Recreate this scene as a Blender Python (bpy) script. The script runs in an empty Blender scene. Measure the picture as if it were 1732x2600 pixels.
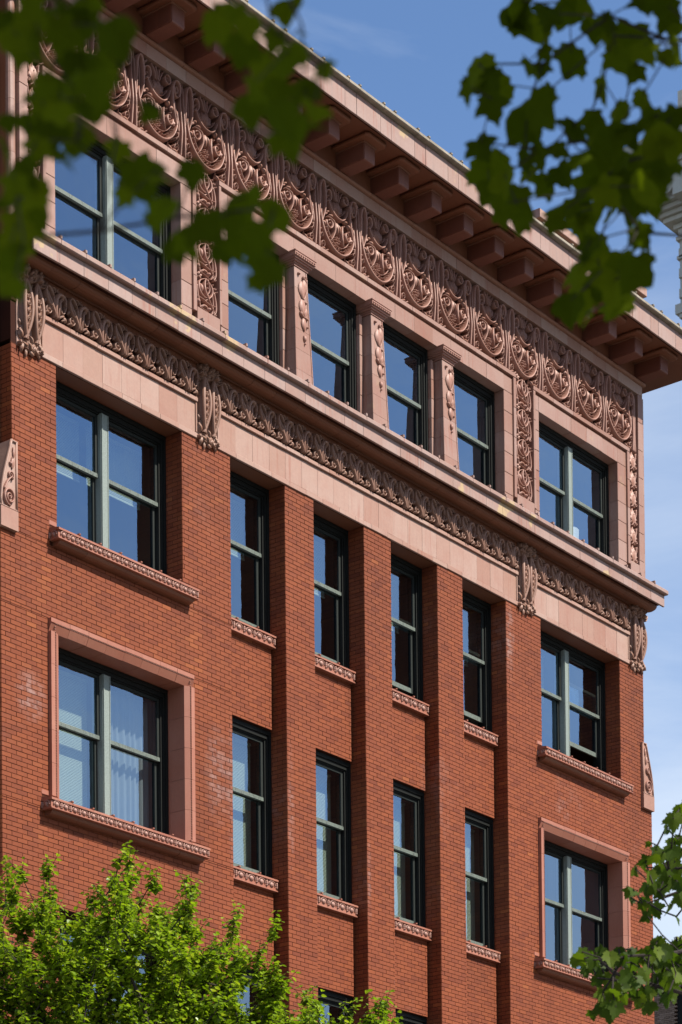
import bpy, bmesh, math, random
from mathutils import Vector, Matrix, noise

# ------------------------------------------------------------------ camera
FPX, CX, CY = 6304.6, 866.0, 3769.26            # focal length / principal point in photo pixels
YAW, PITCH, ROLL = 0.66494, 0.026429, -0.009725
F = Vector((math.cos(YAW)*math.cos(PITCH), math.sin(YAW)*math.cos(PITCH), math.sin(PITCH)))
_r = Vector((math.sin(YAW), -math.cos(YAW), 0)); _u = _r.cross(F)
RT = math.cos(ROLL)*_r + math.sin(ROLL)*_u
UP = -math.sin(ROLL)*_r + math.cos(ROLL)*_u
CAM = Vector((-24.12378, -24.70002, 1.6))
scene = bpy.context.scene
cd = bpy.data.cameras.new('camera'); cam = bpy.data.objects.new('camera', cd)
scene.collection.objects.link(cam); scene.camera = cam
m = Matrix((RT, UP, -F)).transposed().to_4x4(); m.translation = CAM
cam.matrix_world = m
cd.sensor_fit = 'VERTICAL'; cd.sensor_height = 36.0; cd.sensor_width = 24.0
cd.lens = FPX/2600*36; cd.shift_y = (CY-1300)/2600
cd.clip_start = 0.1; cd.clip_end = 5000
cd.dof.use_dof = True; cd.dof.focus_distance = 38.0; cd.dof.aperture_fstop = 4.0

# ------------------------------------------------------------------ light
SUN = Vector((0.25, -1.0, 1.1)).normalized()     # towards the sun
EL = math.asin(SUN.z); AZ = math.atan2(SUN.x, SUN.y)
world = bpy.data.worlds.new('World'); scene.world = world; world.use_nodes = True
nt = world.node_tree; nt.nodes.clear()
wo = nt.nodes.new('ShaderNodeOutputWorld'); bg = nt.nodes.new('ShaderNodeBackground')
sky = nt.nodes.new('ShaderNodeTexSky'); sky.sky_type = 'NISHITA'; sky.sun_disc = False
sky.sun_elevation = EL; sky.sun_rotation = AZ
sky.altitude = 0; sky.air_density = 1.0; sky.dust_density = 0.4; sky.ozone_density = 6.0
tc = nt.nodes.new('ShaderNodeTexCoord')
mp = nt.nodes.new('ShaderNodeMapping'); mp.inputs['Scale'].default_value = (1.5, 1.5, 4.0)
mp.inputs['Location'].default_value = (2.3, 0.7, 1.1)
nz = nt.nodes.new('ShaderNodeTexNoise'); nz.inputs['Scale'].default_value = 2.6
nz.inputs['Detail'].default_value = 7; nz.inputs['Roughness'].default_value = 0.58; nz.inputs['Distortion'].default_value = 0.6
cr = nt.nodes.new('ShaderNodeValToRGB')
cr.color_ramp.elements[0].position = 0.37; cr.color_ramp.elements[0].color = (0, 0, 0, 1)
cr.color_ramp.elements[1].position = 0.72; cr.color_ramp.elements[1].color = (0.46, 0.46, 0.46, 1)
sepw = nt.nodes.new('ShaderNodeSeparateXYZ')
hz = nt.nodes.new('ShaderNodeMapRange'); hz.inputs['From Min'].default_value = 0.02; hz.inputs['From Max'].default_value = 0.52
hz.inputs['To Min'].default_value = 0.62; hz.inputs['To Max'].default_value = 0.0; hz.interpolation_type = 'SMOOTHSTEP'
mxf = nt.nodes.new('ShaderNodeMath'); mxf.operation = 'ADD'; mxf.use_clamp = True
mixw = nt.nodes.new('ShaderNodeMixRGB'); mixw.inputs['Color2'].default_value = (4.9, 5.35, 5.9, 1)
L = nt.links.new
L(tc.outputs['Generated'], mp.inputs['Vector']); L(mp.outputs['Vector'], nz.inputs['Vector'])
L(nz.outputs['Fac'], cr.inputs['Fac']); L(tc.outputs['Generated'], sepw.inputs['Vector']); L(sepw.outputs['Z'], hz.inputs['Value'])
L(cr.outputs['Color'], mxf.inputs[0]); L(hz.outputs['Result'], mxf.inputs[1])
L(mxf.outputs['Value'], mixw.inputs['Fac']); L(sky.outputs['Color'], mixw.inputs['Color1'])
L(mixw.outputs['Color'], bg.inputs['Color']); L(bg.outputs['Background'], wo.inputs['Surface'])
bg.inputs['Strength'].default_value = 0.093
sl = bpy.data.lights.new('sun', 'SUN'); sl.energy = 5.0; sl.angle = math.radians(0.5); sl.color = (1.0, 0.94, 0.84)
so = bpy.data.objects.new('sun', sl); scene.collection.objects.link(so)
so.rotation_euler = (-SUN).to_track_quat('-Z', 'Y').to_euler(); so.location = (0, -60, 60)
vs = scene.view_settings
scene.display_settings.display_device = 'sRGB'
vs.view_transform = 'Standard'; vs.look = 'None'; vs.exposure = 1.0; vs.gamma = 1.0; vs.use_curve_mapping = False
scene.cycles.max_bounces = 8; scene.cycles.transparent_max_bounces = 12
scene.cycles.diffuse_bounces = 4

# ------------------------------------------------------------------ helpers: placing
def ray(u, v): return F + RT*((u-CX)/FPX) + UP*((CY-v)/FPX)
def at(u, v, z): return CAM + ray(u, v)*z                 # world point z metres out along the view axis
def proj(p):
    d = p-CAM; w = d.dot(F)
    if w < 0.05: return None
    return CX+FPX*d.dot(RT)/w, CY-FPX*d.dot(UP)/w, w
col = scene.collection

# ------------------------------------------------------------------ materials
def mat(name):
    M = bpy.data.materials.new(name); M.use_nodes = True
    n = M.node_tree; n.nodes.clear()
    out = n.nodes.new('ShaderNodeOutputMaterial'); b = n.nodes.new('ShaderNodeBsdfPrincipled')
    n.links.new(b.outputs['BSDF'], out.inputs['Surface'])
    return M, n, b
def nd(n, t, **kw):
    o = n.nodes.new('ShaderNode'+t)
    for k, v in kw.items():
        if k in o.inputs: o.inputs[k].default_value = v
        else: setattr(o, k, v)
    return o
def ramp(n, fac, stops):
    r = n.nodes.new('ShaderNodeValToRGB'); e = r.color_ramp.elements
    while len(e) < len(stops): e.new(0.5)
    for i, (p, c) in enumerate(stops):
        e[i].position = p; e[i].color = (c if len(c) == 4 else (*c, 1))
    n.links.new(fac, r.inputs['Fac']); return r.outputs['Color']
def gray(v): return (v, v, v, 1)
def dim(c, k=.50): return tuple(x*k for x in c[:3])
def mixc(n, fac, a, b, mode='MIX'):
    x = n.nodes.new('ShaderNodeMixRGB'); x.blend_type = mode
    for s, v in (('Fac', fac), ('Color1', a), ('Color2', b)):
        if hasattr(v, 'node'): n.links.new(v, x.inputs[s])
        elif isinstance(v, (int, float)): x.inputs[s].default_value = v
        else: x.inputs[s].default_value = v if len(v) == 4 else (*v, 1)
    return x.outputs['Color']
def wpos(n, scale=(1, 1, 1), loc=(0, 0, 0)):
    g = n.nodes.new('ShaderNodeNewGeometry'); mpn = n.nodes.new('ShaderNodeMapping')
    mpn.inputs['Scale'].default_value = scale; mpn.inputs['Location'].default_value = loc
    n.links.new(g.outputs['Position'], mpn.inputs['Vector']); return mpn.outputs['Vector']
def noi(n, vec, scale, detail=4, rough=.55, dist=0.0):
    x = nd(n, 'TexNoise', Scale=scale, Detail=detail, Roughness=rough, Distortion=dist)
    n.links.new(vec, x.inputs['Vector']); return x.outputs['Fac']
def bump(n, b, h, strength, dist):
    x = nd(n, 'Bump', Strength=strength, Distance=dist); n.links.new(h, x.inputs['Height'])
    n.links.new(x.outputs['Normal'], b.inputs['Normal'])
def rndval(n):
    o = n.nodes.new('ShaderNodeObjectInfo'); return o.outputs['Random']

def brick_material(name, stops, single, stain=True):
    M, n, b = mat(name)
    if single: fac = rndval(n)
    else:
        a = nd(n, 'Attribute', attribute_name='tint'); fac = a.outputs['Fac']
    base = ramp(n, fac, [(p, dim(c)) for p, c in stops])
    w = wpos(n)
    fine = noi(n, w, 55, 5, .65)
    base = mixc(n, .55, base, ramp(n, fine, [(.3, gray(.80)), (.7, gray(1.14))]), 'MULTIPLY')
    blot = noi(n, w, 9, 3, .6)
    base = mixc(n, .4, base, ramp(n, blot, [(.35, gray(.82)), (.65, gray(1.1))]), 'MULTIPLY')
    if stain:
        big = noi(n, wpos(n, (1, 1, .55)), .45, 5, .62)
        base = mixc(n, .6, base, ramp(n, big, [(.30, gray(.62)), (.48, gray(.96)), (.7, gray(1.10))]), 'MULTIPLY')
        eff = noi(n, wpos(n, (1, 1, .8), (3.1, 0, 8.0)), .62, 3, .5)
        eff2 = noi(n, w, 7.5, 5, .7)
        e1 = ramp(n, eff, [(.62, gray(0)), (.74, gray(.5))])
        e2 = ramp(n, eff2, [(.42, gray(0)), (.66, gray(.75))])
        e = mixc(n, 1.0, e1, e2, 'MULTIPLY')
        base = mixc(n, e, base, dim((.50, .30, .25)))
        hsh = nd(n, 'Math', operation='MULTIPLY'); n.links.new(fac, hsh.inputs[0]); hsh.inputs[1].default_value = 23.7
        fr_ = nd(n, 'Math', operation='FRACT'); n.links.new(hsh.outputs['Value'], fr_.inputs[0])
        perb = ramp(n, fr_.outputs['Value'], [(.30, gray(.15)), (.62, gray(1))])
        for (sx, sz, rx, rz, st_) in ((.50, 13.65, .36, .42, .62), (4.50, 13.5, .36, .85, .5), (12.52, 17.95, .16, .75, .55), (4.80, 13.3, .10, 1.3, .5), (6.26, 13.4, .10, 1.2, .42), (8.30, 12.6, .08, 1.0, .35), (14.2, 15.2, .3, .25, .3)):
            mp_ = wpos(n, (1/rx, 0, 1/rz), (-sx/rx, 0, -sz/rz))
            ln = nd(n, 'VectorMath', operation='LENGTH'); n.links.new(mp_, ln.inputs[0])
            msk = mixc(n, 1.0, ramp(n, ln.outputs['Value'], [(.30, gray(1)), (1.0, gray(0))]), ramp(n, eff2, [(.36, gray(0)), (.60, gray(st_))]), 'MULTIPLY')
            msk = mixc(n, 1.0, msk, perb, 'MULTIPLY')
            base = mixc(n, msk, base, dim((.55, .36, .32)))
        # fine salt streaks, near-vertical
        st = noi(n, wpos(n, (9, 9, .55)), 2.2, 3, .6)
        base = mixc(n, ramp(n, st, [(.74, gray(0)), (.80, gray(.35))]), base, dim((.55, .38, .33)))
    n.links.new(base, b.inputs['Base Color'])
    b.inputs['Roughness'].default_value = .78; b.inputs['Specular IOR Level'].default_value = .3
    bump(n, b, fine, .35, .004)
    return M
BR = [(0, (.245, .050, .0145)), (.15, (.292, .063, .0175)), (.5, (.322, .071, .0190)), (.8, (.352, .081, .0210)), (.88, (.298, .067, .023)), (.93, (.32, .075, .024)), (1, (.42, .110, .028))]
M_brick = brick_material('red_brick', BR, False)
M_brick1 = brick_material('red_brick_single', BR, True)
TB = [(0, (.16, .085, .045)), (.5, (.22, .12, .06)), (1, (.27, .15, .08))]
M_tan = brick_material('tan_brick', TB, False, False)
GB = [(0, (.30, .20, .14)), (.5, (.40, .275, .20)), (1, (.48, .34, .26))]
M_greybrick = brick_material('grey_brown_brick', GB, False, False)
WB = [(0, (.62, .61, .56)), (1, (.72, .71, .66))]
M_whitebrick = brick_material('white_painted_brick', WB, False, False)

def plain(name, c, rough=.7, spec=.3, nscale=None, var=.2, bmp=0):
    c = dim(c, .81)
    M, n, b = mat(name)
    b.inputs['Roughness'].default_value = rough; b.inputs['Specular IOR Level'].default_value = spec
    if nscale:
        f = noi(n, wpos(n), nscale, 5, .6)
        cc = mixc(n, 1, c, ramp(n, f, [(.25, gray(1-var)), (.75, gray(1+var))]), 'MULTIPLY')
        n.links.new(cc, b.inputs['Base Color'])
        if bmp: bump(n, b, f, .5, bmp)
    else: b.inputs['Base Color'].default_value = (*c, 1)
    return M
M_mortar = plain('dark_mortar', (.055, .018, .010), .9, .1, 30, .3)
M_joint_gap = plain('terracotta_joint_gap_shade', (.036, .012, .008), .9, .1)  # joint colour, also behind the carving where it paints shade into the gaps

def terra(name, stops, streak=.5, stain=0.0, rough=.55):
    M, n, b = mat(name)
    base = ramp(n, rndval(n), [(p, dim(c)) for p, c in stops])
    w = wpos(n)
    f1 = noi(n, w, 26, 5, .62)
    base = mixc(n, .5, base, ramp(n, f1, [(.3, gray(.86)), (.7, gray(1.1))]), 'MULTIPLY')
    f2 = noi(n, w, 2.3, 4, .6)
    base = mixc(n, .6, base, ramp(n, f2, [(.32, (.93, .80, .76)), (.55, gray(1.0)), (.75, gray(1.06))]), 'MULTIPLY')
    if streak:
        s = noi(n, wpos(n, (14, 14, .55)), 1.6, 4, .65)
        s2 = noi(n, w, 1.1, 2, .5)
        sf = mixc(n, 1, ramp(n, s, [(.52, gray(0)), (.68, gray(1))]), ramp(n, s2, [(.42, gray(.12)), (.62, gray(1))]), 'MULTIPLY')
        sf = mixc(n, 1, sf, gray(streak), 'MULTIPLY')
        base = mixc(n, sf, base, dim((.40, .13, .075)))
    if stain:
        y1 = noi(n, wpos(n, (1, 1, 1), (5, 0, 2)), 1.35, 4, .6)
        base = mixc(n, ramp(n, y1, [(.63, gray(0)), (.66, gray(stain))]), base, dim((.70, .50, .25)))
        g1 = noi(n, wpos(n, (11, 11, 1.2), (9, 0, 1)), 1.3, 4, .7)
        base = mixc(n, ramp(n, g1, [(.56, gray(0)), (.72, gray(stain*.7))]), base, dim((.33, .25, .22)))
    n.links.new(base, b.inputs['Base Color'])
    b.inputs['Roughness'].default_value = rough; b.inputs['Specular IOR Level'].default_value = .4
    bump(n, b, f1, .2, .004)
    return M
TC = [(0, (.47, .240, .170)), (.3, (.54, .322, .248)), (.65, (.58, .380, .305)), (1, (.49, .270, .195))]
M_terra = terra('pale_terracotta', TC, .5)
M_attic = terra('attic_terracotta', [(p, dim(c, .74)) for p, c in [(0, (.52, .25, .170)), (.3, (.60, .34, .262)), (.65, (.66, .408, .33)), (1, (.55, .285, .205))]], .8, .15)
M_sillt = terra('weathered_terracotta', [(0, (.46, .28, .225)), (.5, (.52, .355, .305)), (1, (.465, .285, .225))], .75, .75)
M_orn = terra('carved_terracotta', [(0, (.46, .225, .165)), (1, (.53, .275, .21))], .25)
M_scroll = terra('carved_frieze_terracotta', [(0, (.39, .205, .140)), (1, (.45, .245, .175))], .3)
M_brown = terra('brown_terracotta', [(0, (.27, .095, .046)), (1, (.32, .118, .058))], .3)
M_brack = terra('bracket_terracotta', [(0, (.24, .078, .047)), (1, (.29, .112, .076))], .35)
M_bullt = terra('tan_moulding_terracotta', [(0, (.36, .165, .10)), (1, (.40, .19, .12))], .3)
M_frame5 = terra('salmon_terracotta', [(0, (.47, .165, .098)), (1, (.54, .215, .138))], .5)
M_tile = plain('grey_coping_tile', (.27, .23, .18), .8, .3, 6, .35)

def paint_mat():
    M, n, b = mat('green_grey_paint')
    w = wpos(n)
    f = noi(n, wpos(n, (1, 1, .25)), 60, 4, .7)
    c = ramp(n, f, [(.36, (.035, .04, .033)), (.46, (.080, .098, .083)), (.7, (.112, .134, .115))])
    n.links.new(c, b.inputs['Base Color']); b.inputs['Roughness'].default_value = .55
    bump(n, b, f, .25, .002)
    return M
M_paint = paint_mat()
M_mull = plain('sunlit_mullion_paint', (.195, .23, .21), .55, .3, 50, .25)  # same window paint made paler, with sunlight put into the colour
M_sash = plain('shaded_sash_paint', (.021, .025, .023), .6, .12, 40, .3)  # window paint darkened; the shade on the sashes is in the colour
M_dark = plain('dark_and_shaded_paint', (.012, .013, .012), .6, .10, 40, .3)  # shade of the window frames painted into the colour; railing is truly dark
M_interior = plain('interior_plaster', (.20, .165, .135), .9, .1)
M_ceiling = plain('interior_ceiling', (.13, .11, .095), .9, .1)
def glass_mat():
    M = bpy.data.materials.new('window_glass'); M.use_nodes = True; n = M.node_tree; n.nodes.clear()
    out = n.nodes.new('ShaderNodeOutputMaterial'); mx = n.nodes.new('ShaderNodeMixShader')
    g = nd(n, 'BsdfGlossy', Roughness=0.0); g.inputs['Color'].default_value = (.60, .80, 1.0, 1)
    t = nd(n, 'BsdfTransparent'); t.inputs['Color'].default_value = (.90, .93, .91, 1)
    fr = nd(n, 'Fresnel', IOR=1.52)
    mu = nd(n, 'Math', operation='MULTIPLY_ADD', use_clamp=True); mu.inputs[1].default_value = 3.0; mu.inputs[2].default_value = .10
    wv = noi(n, wpos(n), 1.7, 2, .5)
    bp_ = nd(n, 'Bump', Strength=.16, Distance=.02); n.links.new(wv, bp_.inputs['Height'])
    n.links.new(bp_.outputs['Normal'], g.inputs['Normal'])
    n.links.new(fr.outputs['Fac'], mu.inputs[0])
    gm = n.nodes.new('ShaderNodeNewGeometry')           # only the outer skin of each pane mirrors; the inner skin would mirror totally
    inv = nd(n, 'Math', operation='SUBTRACT'); inv.inputs[0].default_value = 1.0; n.links.new(gm.outputs['Backfacing'], inv.inputs[1])
    mf = nd(n, 'Math', operation='MULTIPLY'); n.links.new(mu.outputs['Value'], mf.inputs[0]); n.links.new(inv.outputs['Value'], mf.inputs[1])
    n.links.new(mf.outputs['Value'], mx.inputs['Fac'])
    n.links.new(t.outputs['BSDF'], mx.inputs[1]); n.links.new(g.outputs['BSDF'], mx.inputs[2])
    n.links.new(mx.outputs['Shader'], out.inputs['Surface'])
    return M
M_glass = glass_mat()
def cloth_mat(name, c, trans=.3):
    c = dim(c, .81); M, n, b = mat(name); b.inputs['Base Color'].default_value = (*c, 1); b.inputs['Roughness'].default_value = .8
    out = [x for x in n.nodes if x.type == 'OUTPUT_MATERIAL'][0]
    t = nd(n, 'BsdfTranslucent'); t.inputs['Color'].default_value = (*c, 1)
    mx = nd(n, 'MixShader'); mx.inputs['Fac'].default_value = trans
    n.links.new(b.outputs['BSDF'], mx.inputs[1]); n.links.new(t.outputs['BSDF'], mx.inputs[2]); n.links.new(mx.outputs['Shader'], out.inputs['Surface'])
    return M
M_blind = cloth_mat('blind_slat', (.36, .42, .36), .1)
M_curtain = cloth_mat('sheer_curtain', (.24, .28, .33), .3)
def leaf_mat(name, stops, trans, tcol, spec=.4, rough=.45, attr=True):
    M, n, b = mat(name)
    if attr:
        a = nd(n, 'Attribute', attribute_name='tint'); fac = a.outputs['Fac']
    else: fac = rndval(n)
    c = ramp(n, fac, [(p, dim(x, .83)) for p, x in stops])
    v = noi(n, wpos(n), 40, 3, .5)
    c = mixc(n, .5, c, ramp(n, v, [(.3, gray(.85)), (.7, gray(1.15))]), 'MULTIPLY')
    n.links.new(c, b.inputs['Base Color'])
    b.inputs['Roughness'].default_value = rough; b.inputs['Specular IOR Level'].default_value = spec
    out = [x for x in n.nodes if x.type == 'OUTPUT_MATERIAL'][0]
    t = nd(n, 'BsdfTranslucent'); n.links.new(mixc(n, 1, c, tcol, 'MULTIPLY'), t.inputs['Color'])
    mx = nd(n, 'MixShader'); mx.inputs['Fac'].default_value = trans
    n.links.new(b.outputs['BSDF'], mx.inputs[1]); n.links.new(t.outputs['BSDF'], mx.inputs[2]); n.links.new(mx.outputs['Shader'], out.inputs['Surface'])
    return M
LG = [(0, (.105, .170, .007)), (.5, (.185, .280, .010)), (.85, (.26, .35, .016)), (1, (.32, .36, .03))]
M_lind = leaf_mat('lime_leaf', LG, .36, (1.6, 1.7, .8), .6, .34)
M_lind1 = leaf_mat('lime_leaf_single', LG, .36, (1.6, 1.7, .8), .6, .34, False)
MG = [(0, (.042, .062, .002)), (.5, (.066, .094, .002)), (1, (.10, .13, .004))]
M_maple = leaf_mat('maple_leaf_mass', MG, .42, (1.5, 1.6, .6), .05, .9)
M_maple1 = leaf_mat('maple_leaf', MG, .42, (1.5, 1.6, .6), .05, .9, False)
PG = [(0, (.030, .056, .004)), (.5, (.046, .082, .005)), (1, (.09, .13, .008))]
M_plane1 = leaf_mat('plane_leaf', PG, .4, (1.7, 1.8, .7), .15, .6, False)
M_plane = leaf_mat('plane_leaf_mass', PG, .4, (1.7, 1.8, .8), .35, .5)
M_shrub = leaf_mat('shrub_leaf', [(0, (.10, .15, .02)), (1, (.20, .22, .04))], .4, (1.5, 1.5, 1), .2, .6)
M_bark = plain('bark', (.055, .045, .035), .9, .1, 14, .4, .01)
M_twig = plain('dark_twig', (.030, .022, .018), .8, .2)

# ------------------------------------------------------------------ mesh builder
class MB:
    def __init__(s, sk=0.0, ws=1.0): s.v = []; s.f = []; s.t = []; s.sk = sk; s.ws = ws
    def add(s, vs, fs, tint=None):
        o = len(s.v); s.v += vs; s.f += [tuple(i+o for i in f) for f in fs]
        s.t += [tint if tint is not None else .5]*len(vs)
    def box(s, x0, x1, y0, y1, z0, z1, tint=None):
        vs = [(x, y, z) for x in (x0, x1) for y in (y0, y1) for z in (z0, z1)]
        s.add(vs, [(0, 1, 3, 2), (4, 6, 7, 5), (0, 4, 5, 1), (2, 3, 7, 6), (0, 2, 6, 4), (1, 5, 7, 3)], tint)
    def cbox(s, x0, x1, y0, y1, z0, z1, c=.004, tint=None):
        """box whose front (y0) edges are chamfered"""
        vs = [(x0+c, y0, z0+c), (x1-c, y0, z0+c), (x1-c, y0, z1-c), (x0+c, y0, z1-c),
              (x0, y0+c, z0), (x1, y0+c, z0), (x1, y0+c, z1), (x0, y0+c, z1),
              (x0, y1, z0), (x1, y1, z0), (x1, y1, z1), (x0, y1, z1)]
        fs = [(0, 1, 2, 3)]
        for i in range(4):
            j = (i+1) % 4
            fs += [(i+4, j+4, j, i), (i+8, j+8, j+4, i+4)]
        s.add(vs, fs, tint)
    def prism(s, prof, x0, x1, tint=None):
        n = len(prof)
        vs = [(x0, y, z) for y, z in prof]+[(x1, y, z) for y, z in prof]
        fs = [(i, (i+1) % n, n+(i+1) % n, n+i) for i in range(n)]+[tuple(range(n))[::-1], tuple(range(n, 2*n))]
        s.add(vs, fs, tint)
    def vprism(s, prof, z0, z1, tint=None):           # profile in (x, y)
        n = len(prof)
        vs = [(x, y, z0) for x, y in prof]+[(x, y, z1) for x, y in prof]
        fs = [(i, (i+1) % n, n+(i+1) % n, n+i) for i in range(n)]+[tuple(range(n))[::-1], tuple(range(n, 2*n))]
        s.add(vs, fs, tint)
    def yprism(s, prof, y0, y1, tint=None):           # profile in (x, z)
        n = len(prof)
        vs = [(x, y0, z) for x, z in prof]+[(x, y1, z) for x, z in prof]
        fs = [(i, (i+1) % n, n+(i+1) % n, n+i) for i in range(n)]+[tuple(range(n))[::-1], tuple(range(n, 2*n))]
        s.add(vs, fs, tint)
    def tube(s, pts, rad, k=5, tint=None):
        pts = [Vector(p) for p in pts]; n = len(pts)
        if n < 2: return
        vs = []; prev = None
        for i, p in enumerate(pts):
            d = (pts[min(i+1, n-1)]-pts[max(i-1, 0)])
            if d.length < 1e-9: d = Vector((0, 0, 1))
            d.normalize()
            a = d.orthogonal() if prev is None else (prev-d*prev.dot(d))
            if a.length < 1e-6: a = d.orthogonal()
            a.normalize(); prev = a; b = d.cross(a)
            r = rad[i] if isinstance(rad, (list, tuple)) else rad
            for j in range(k):
                t = 2*math.pi*j/k; q = p+(a*math.cos(t)+b*math.sin(t))*r; vs.append(tuple(q))
        fs = []
        for i in range(n-1):
            for j in range(k):
                fs.append((i*k+j, i*k+(j+1) % k, (i+1)*k+(j+1) % k, (i+1)*k+j))
        fs.append(tuple(range(k))[::-1]); fs.append(tuple(range((n-1)*k, n*k)))
        s.add(vs, fs, tint)
    # ---- relief carving in the x-z plane, rising towards -y
    def rib(s, pts, w, h, y=0.0, k=None):
        n = len(pts); vs = []
        def val(a, i):
            if isinstance(a, (list, tuple)):
                t = i/(n-1)*(len(a)-1); j = min(int(t), len(a)-2); return a[j]+(a[j+1]-a[j])*(t-j)
            return a
        for i, (x, z) in enumerate(pts):
            x0, z0 = pts[max(i-1, 0)]; x1, z1 = pts[min(i+1, n-1)]
            dx, dz = x1-x0, z1-z0; l = math.hypot(dx, dz) or 1; nx, nz_ = -dz/l, dx/l
            W = val(w, i)*s.ws; H = val(h, i)
            for a, b in ((-1, None), (-1, .12), (-.72, .80), (0, 1), (.72, .80), (1, .12), (1, None)):
                vs.append((x+nx*W*a, y+s.sk if b is None else y-H*b, z+nz_*W*a))
        fs = []
        for i in range(n-1):
            for j in range(6): fs.append((i*7+j, i*7+j+1, (i+1)*7+j+1, (i+1)*7+j))
        fs.append(tuple(range(7))[::-1]); e = (n-1)*7; fs.append(tuple(range(e, e+7)))
        s.add(vs, fs)
    def bud(s, x, z, rx, rz, h, y=0.0, rot=0.0, k=8):
        rx *= .5+.5*s.ws; rz *= .5+.5*s.ws; vs = [(x, y-h, z)]; c, si = math.cos(rot), math.sin(rot)
        for a in (.45, .82, 1.0):
            hh = h*math.sqrt(max(0, 1-a*a))
            for j in range(k):
                t = 2*math.pi*j/k; px, pz = rx*a*math.cos(t), rz*a*math.sin(t)
                vs.append((x+px*c-pz*si, y-hh, z+px*si+pz*c))
        fs = [(0, 1+(j+1) % k, 1+j) for j in range(k)]
        for j in range(k):
            vs.append((vs[1+2*k+j][0], y+s.sk, vs[1+2*k+j][2]))
        for r in range(3):
            for j in range(k): fs.append((1+r*k+j, 1+r*k+(j+1) % k, 1+(r+1)*k+(j+1) % k, 1+(r+1)*k+j))
        s.add(vs, fs)
    def leaf(s, x, z, ang, l, w, h, y=0.0, curl=0.0):
        """carved leaf: ridge from the base to a lifted, bent tip"""
        n = 6; vs = []
        px, pz, a = x, z, ang
        for i in range(n):
            t = i/(n-1); W = s.ws*w*math.sin(math.pi*min(1, .12+t*.88))**.8*(1 if i < n-1 else .15)
            H = h*(.35+.65*math.sin(math.pi*(.15+.75*t)))
            nx, nz_ = -math.sin(a), math.cos(a)
            vs += [(px-nx*W, y-H*.25, pz-nz_*W), (px-nx*W*.5, y-H*.95, pz-nz_*W*.5), (px, y-H*.62, pz), (px+nx*W*.5, y-H*.95, pz+nz_*W*.5), (px+nx*W, y-H*.25, pz+nz_*W)]
            px += math.cos(a)*l/(n-1); pz += math.sin(a)*l/(n-1); a += curl/(n-1)
        fs = []
        for i in range(n-1):
            for j in range(4): fs.append((i*5+j, i*5+j+1, (i+1)*5+j+1, (i+1)*5+j))
        s.add(vs, fs)
    def shift(s, dx=0, dy=0, dz=0): s.v = [(a+dx, b+dy, c+dz) for a, b, c in s.v]; return s
    def mesh(s, name, m_, smooth=False, recalc=True, tint=False):
        me = bpy.data.meshes.new(name); me.from_pydata(s.v, [], s.f)
        if recalc:
            b = bmesh.new(); b.from_mesh(me); bmesh.ops.recalc_face_normals(b, faces=b.faces); b.to_mesh(me); b.free()
        me.materials.append(m_)
        if tint:
            at_ = me.attributes.new('tint', 'FLOAT', 'POINT'); at_.data.foreach_set('value', s.t)
        if smooth: me.polygons.foreach_set('use_smooth', [True]*len(me.polygons))
        me.update(); return me
def put(name, me, parent=None, loc=(0, 0, 0)):
    o = bpy.data.objects.new(name, me); col.objects.link(o); o.location = loc
    if parent is not None: o.parent = parent
    return o
def obj(name, mb, m_, parent=None, loc=(0, 0, 0), smooth=False, tint=False, recalc=True):
    return put(name, mb.mesh(name, m_, smooth, recalc, tint), parent, loc)
def empty(name, loc=(0, 0, 0), parent=None):
    o = bpy.data.objects.new(name, None); col.objects.link(o); o.location = loc; o.empty_display_size = .2
    if parent is not None: o.parent = parent
    return o
def tag(o, label=None, cat=None, group=None, kind=None):
    for k, v in (('label', label), ('category', cat), ('group', group), ('kind', kind)):
        if v: o[k] = v
    return o
def spl(pts, n=6, closed=False):
    out = []; N = len(pts)
    rng = range(N) if closed else range(N-1)
    for i in rng:
        p = [pts[(i+j) % N] if closed else pts[min(max(i+j, 0), N-1)] for j in (-1, 0, 1, 2)]
        for k in range(n):
            t = k/n; t2 = t*t; t3 = t2*t
            out.append(tuple(.5*((2*p[1][d])+(-p[0][d]+p[2][d])*t+(2*p[0][d]-5*p[1][d]+4*p[2][d]-p[3][d])*t2+(-p[0][d]+3*p[1][d]-3*p[2][d]+p[3][d])*t3) for d in range(len(pts[0]))))
    out.append(tuple(pts[0] if closed else pts[-1])); return out
def spiral(cx, cz, r0, r1, turns, a0, sx=1.0, sz=1.0, n=14):
    N = max(6, int(n*abs(turns)))
    return [(cx+sx*(r0+(r1-r0)*i/N)*math.cos(a0+2*math.pi*turns*i/N), cz+sz*(r0+(r1-r0)*i/N)*math.sin(a0+2*math.pi*turns*i/N)) for i in range(N+1)]
def ell(cx, cz, rx, rz, a0=0, a1=2*math.pi, n=20, rot=0):
    c, s_ = math.cos(rot), math.sin(rot); out = []
    for i in range(n+1):
        t = a0+(a1-a0)*i/n; x, z = rx*math.cos(t), rz*math.sin(t); out.append((cx+x*c-z*s_, cz+x*s_+z*c))
    return out

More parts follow.
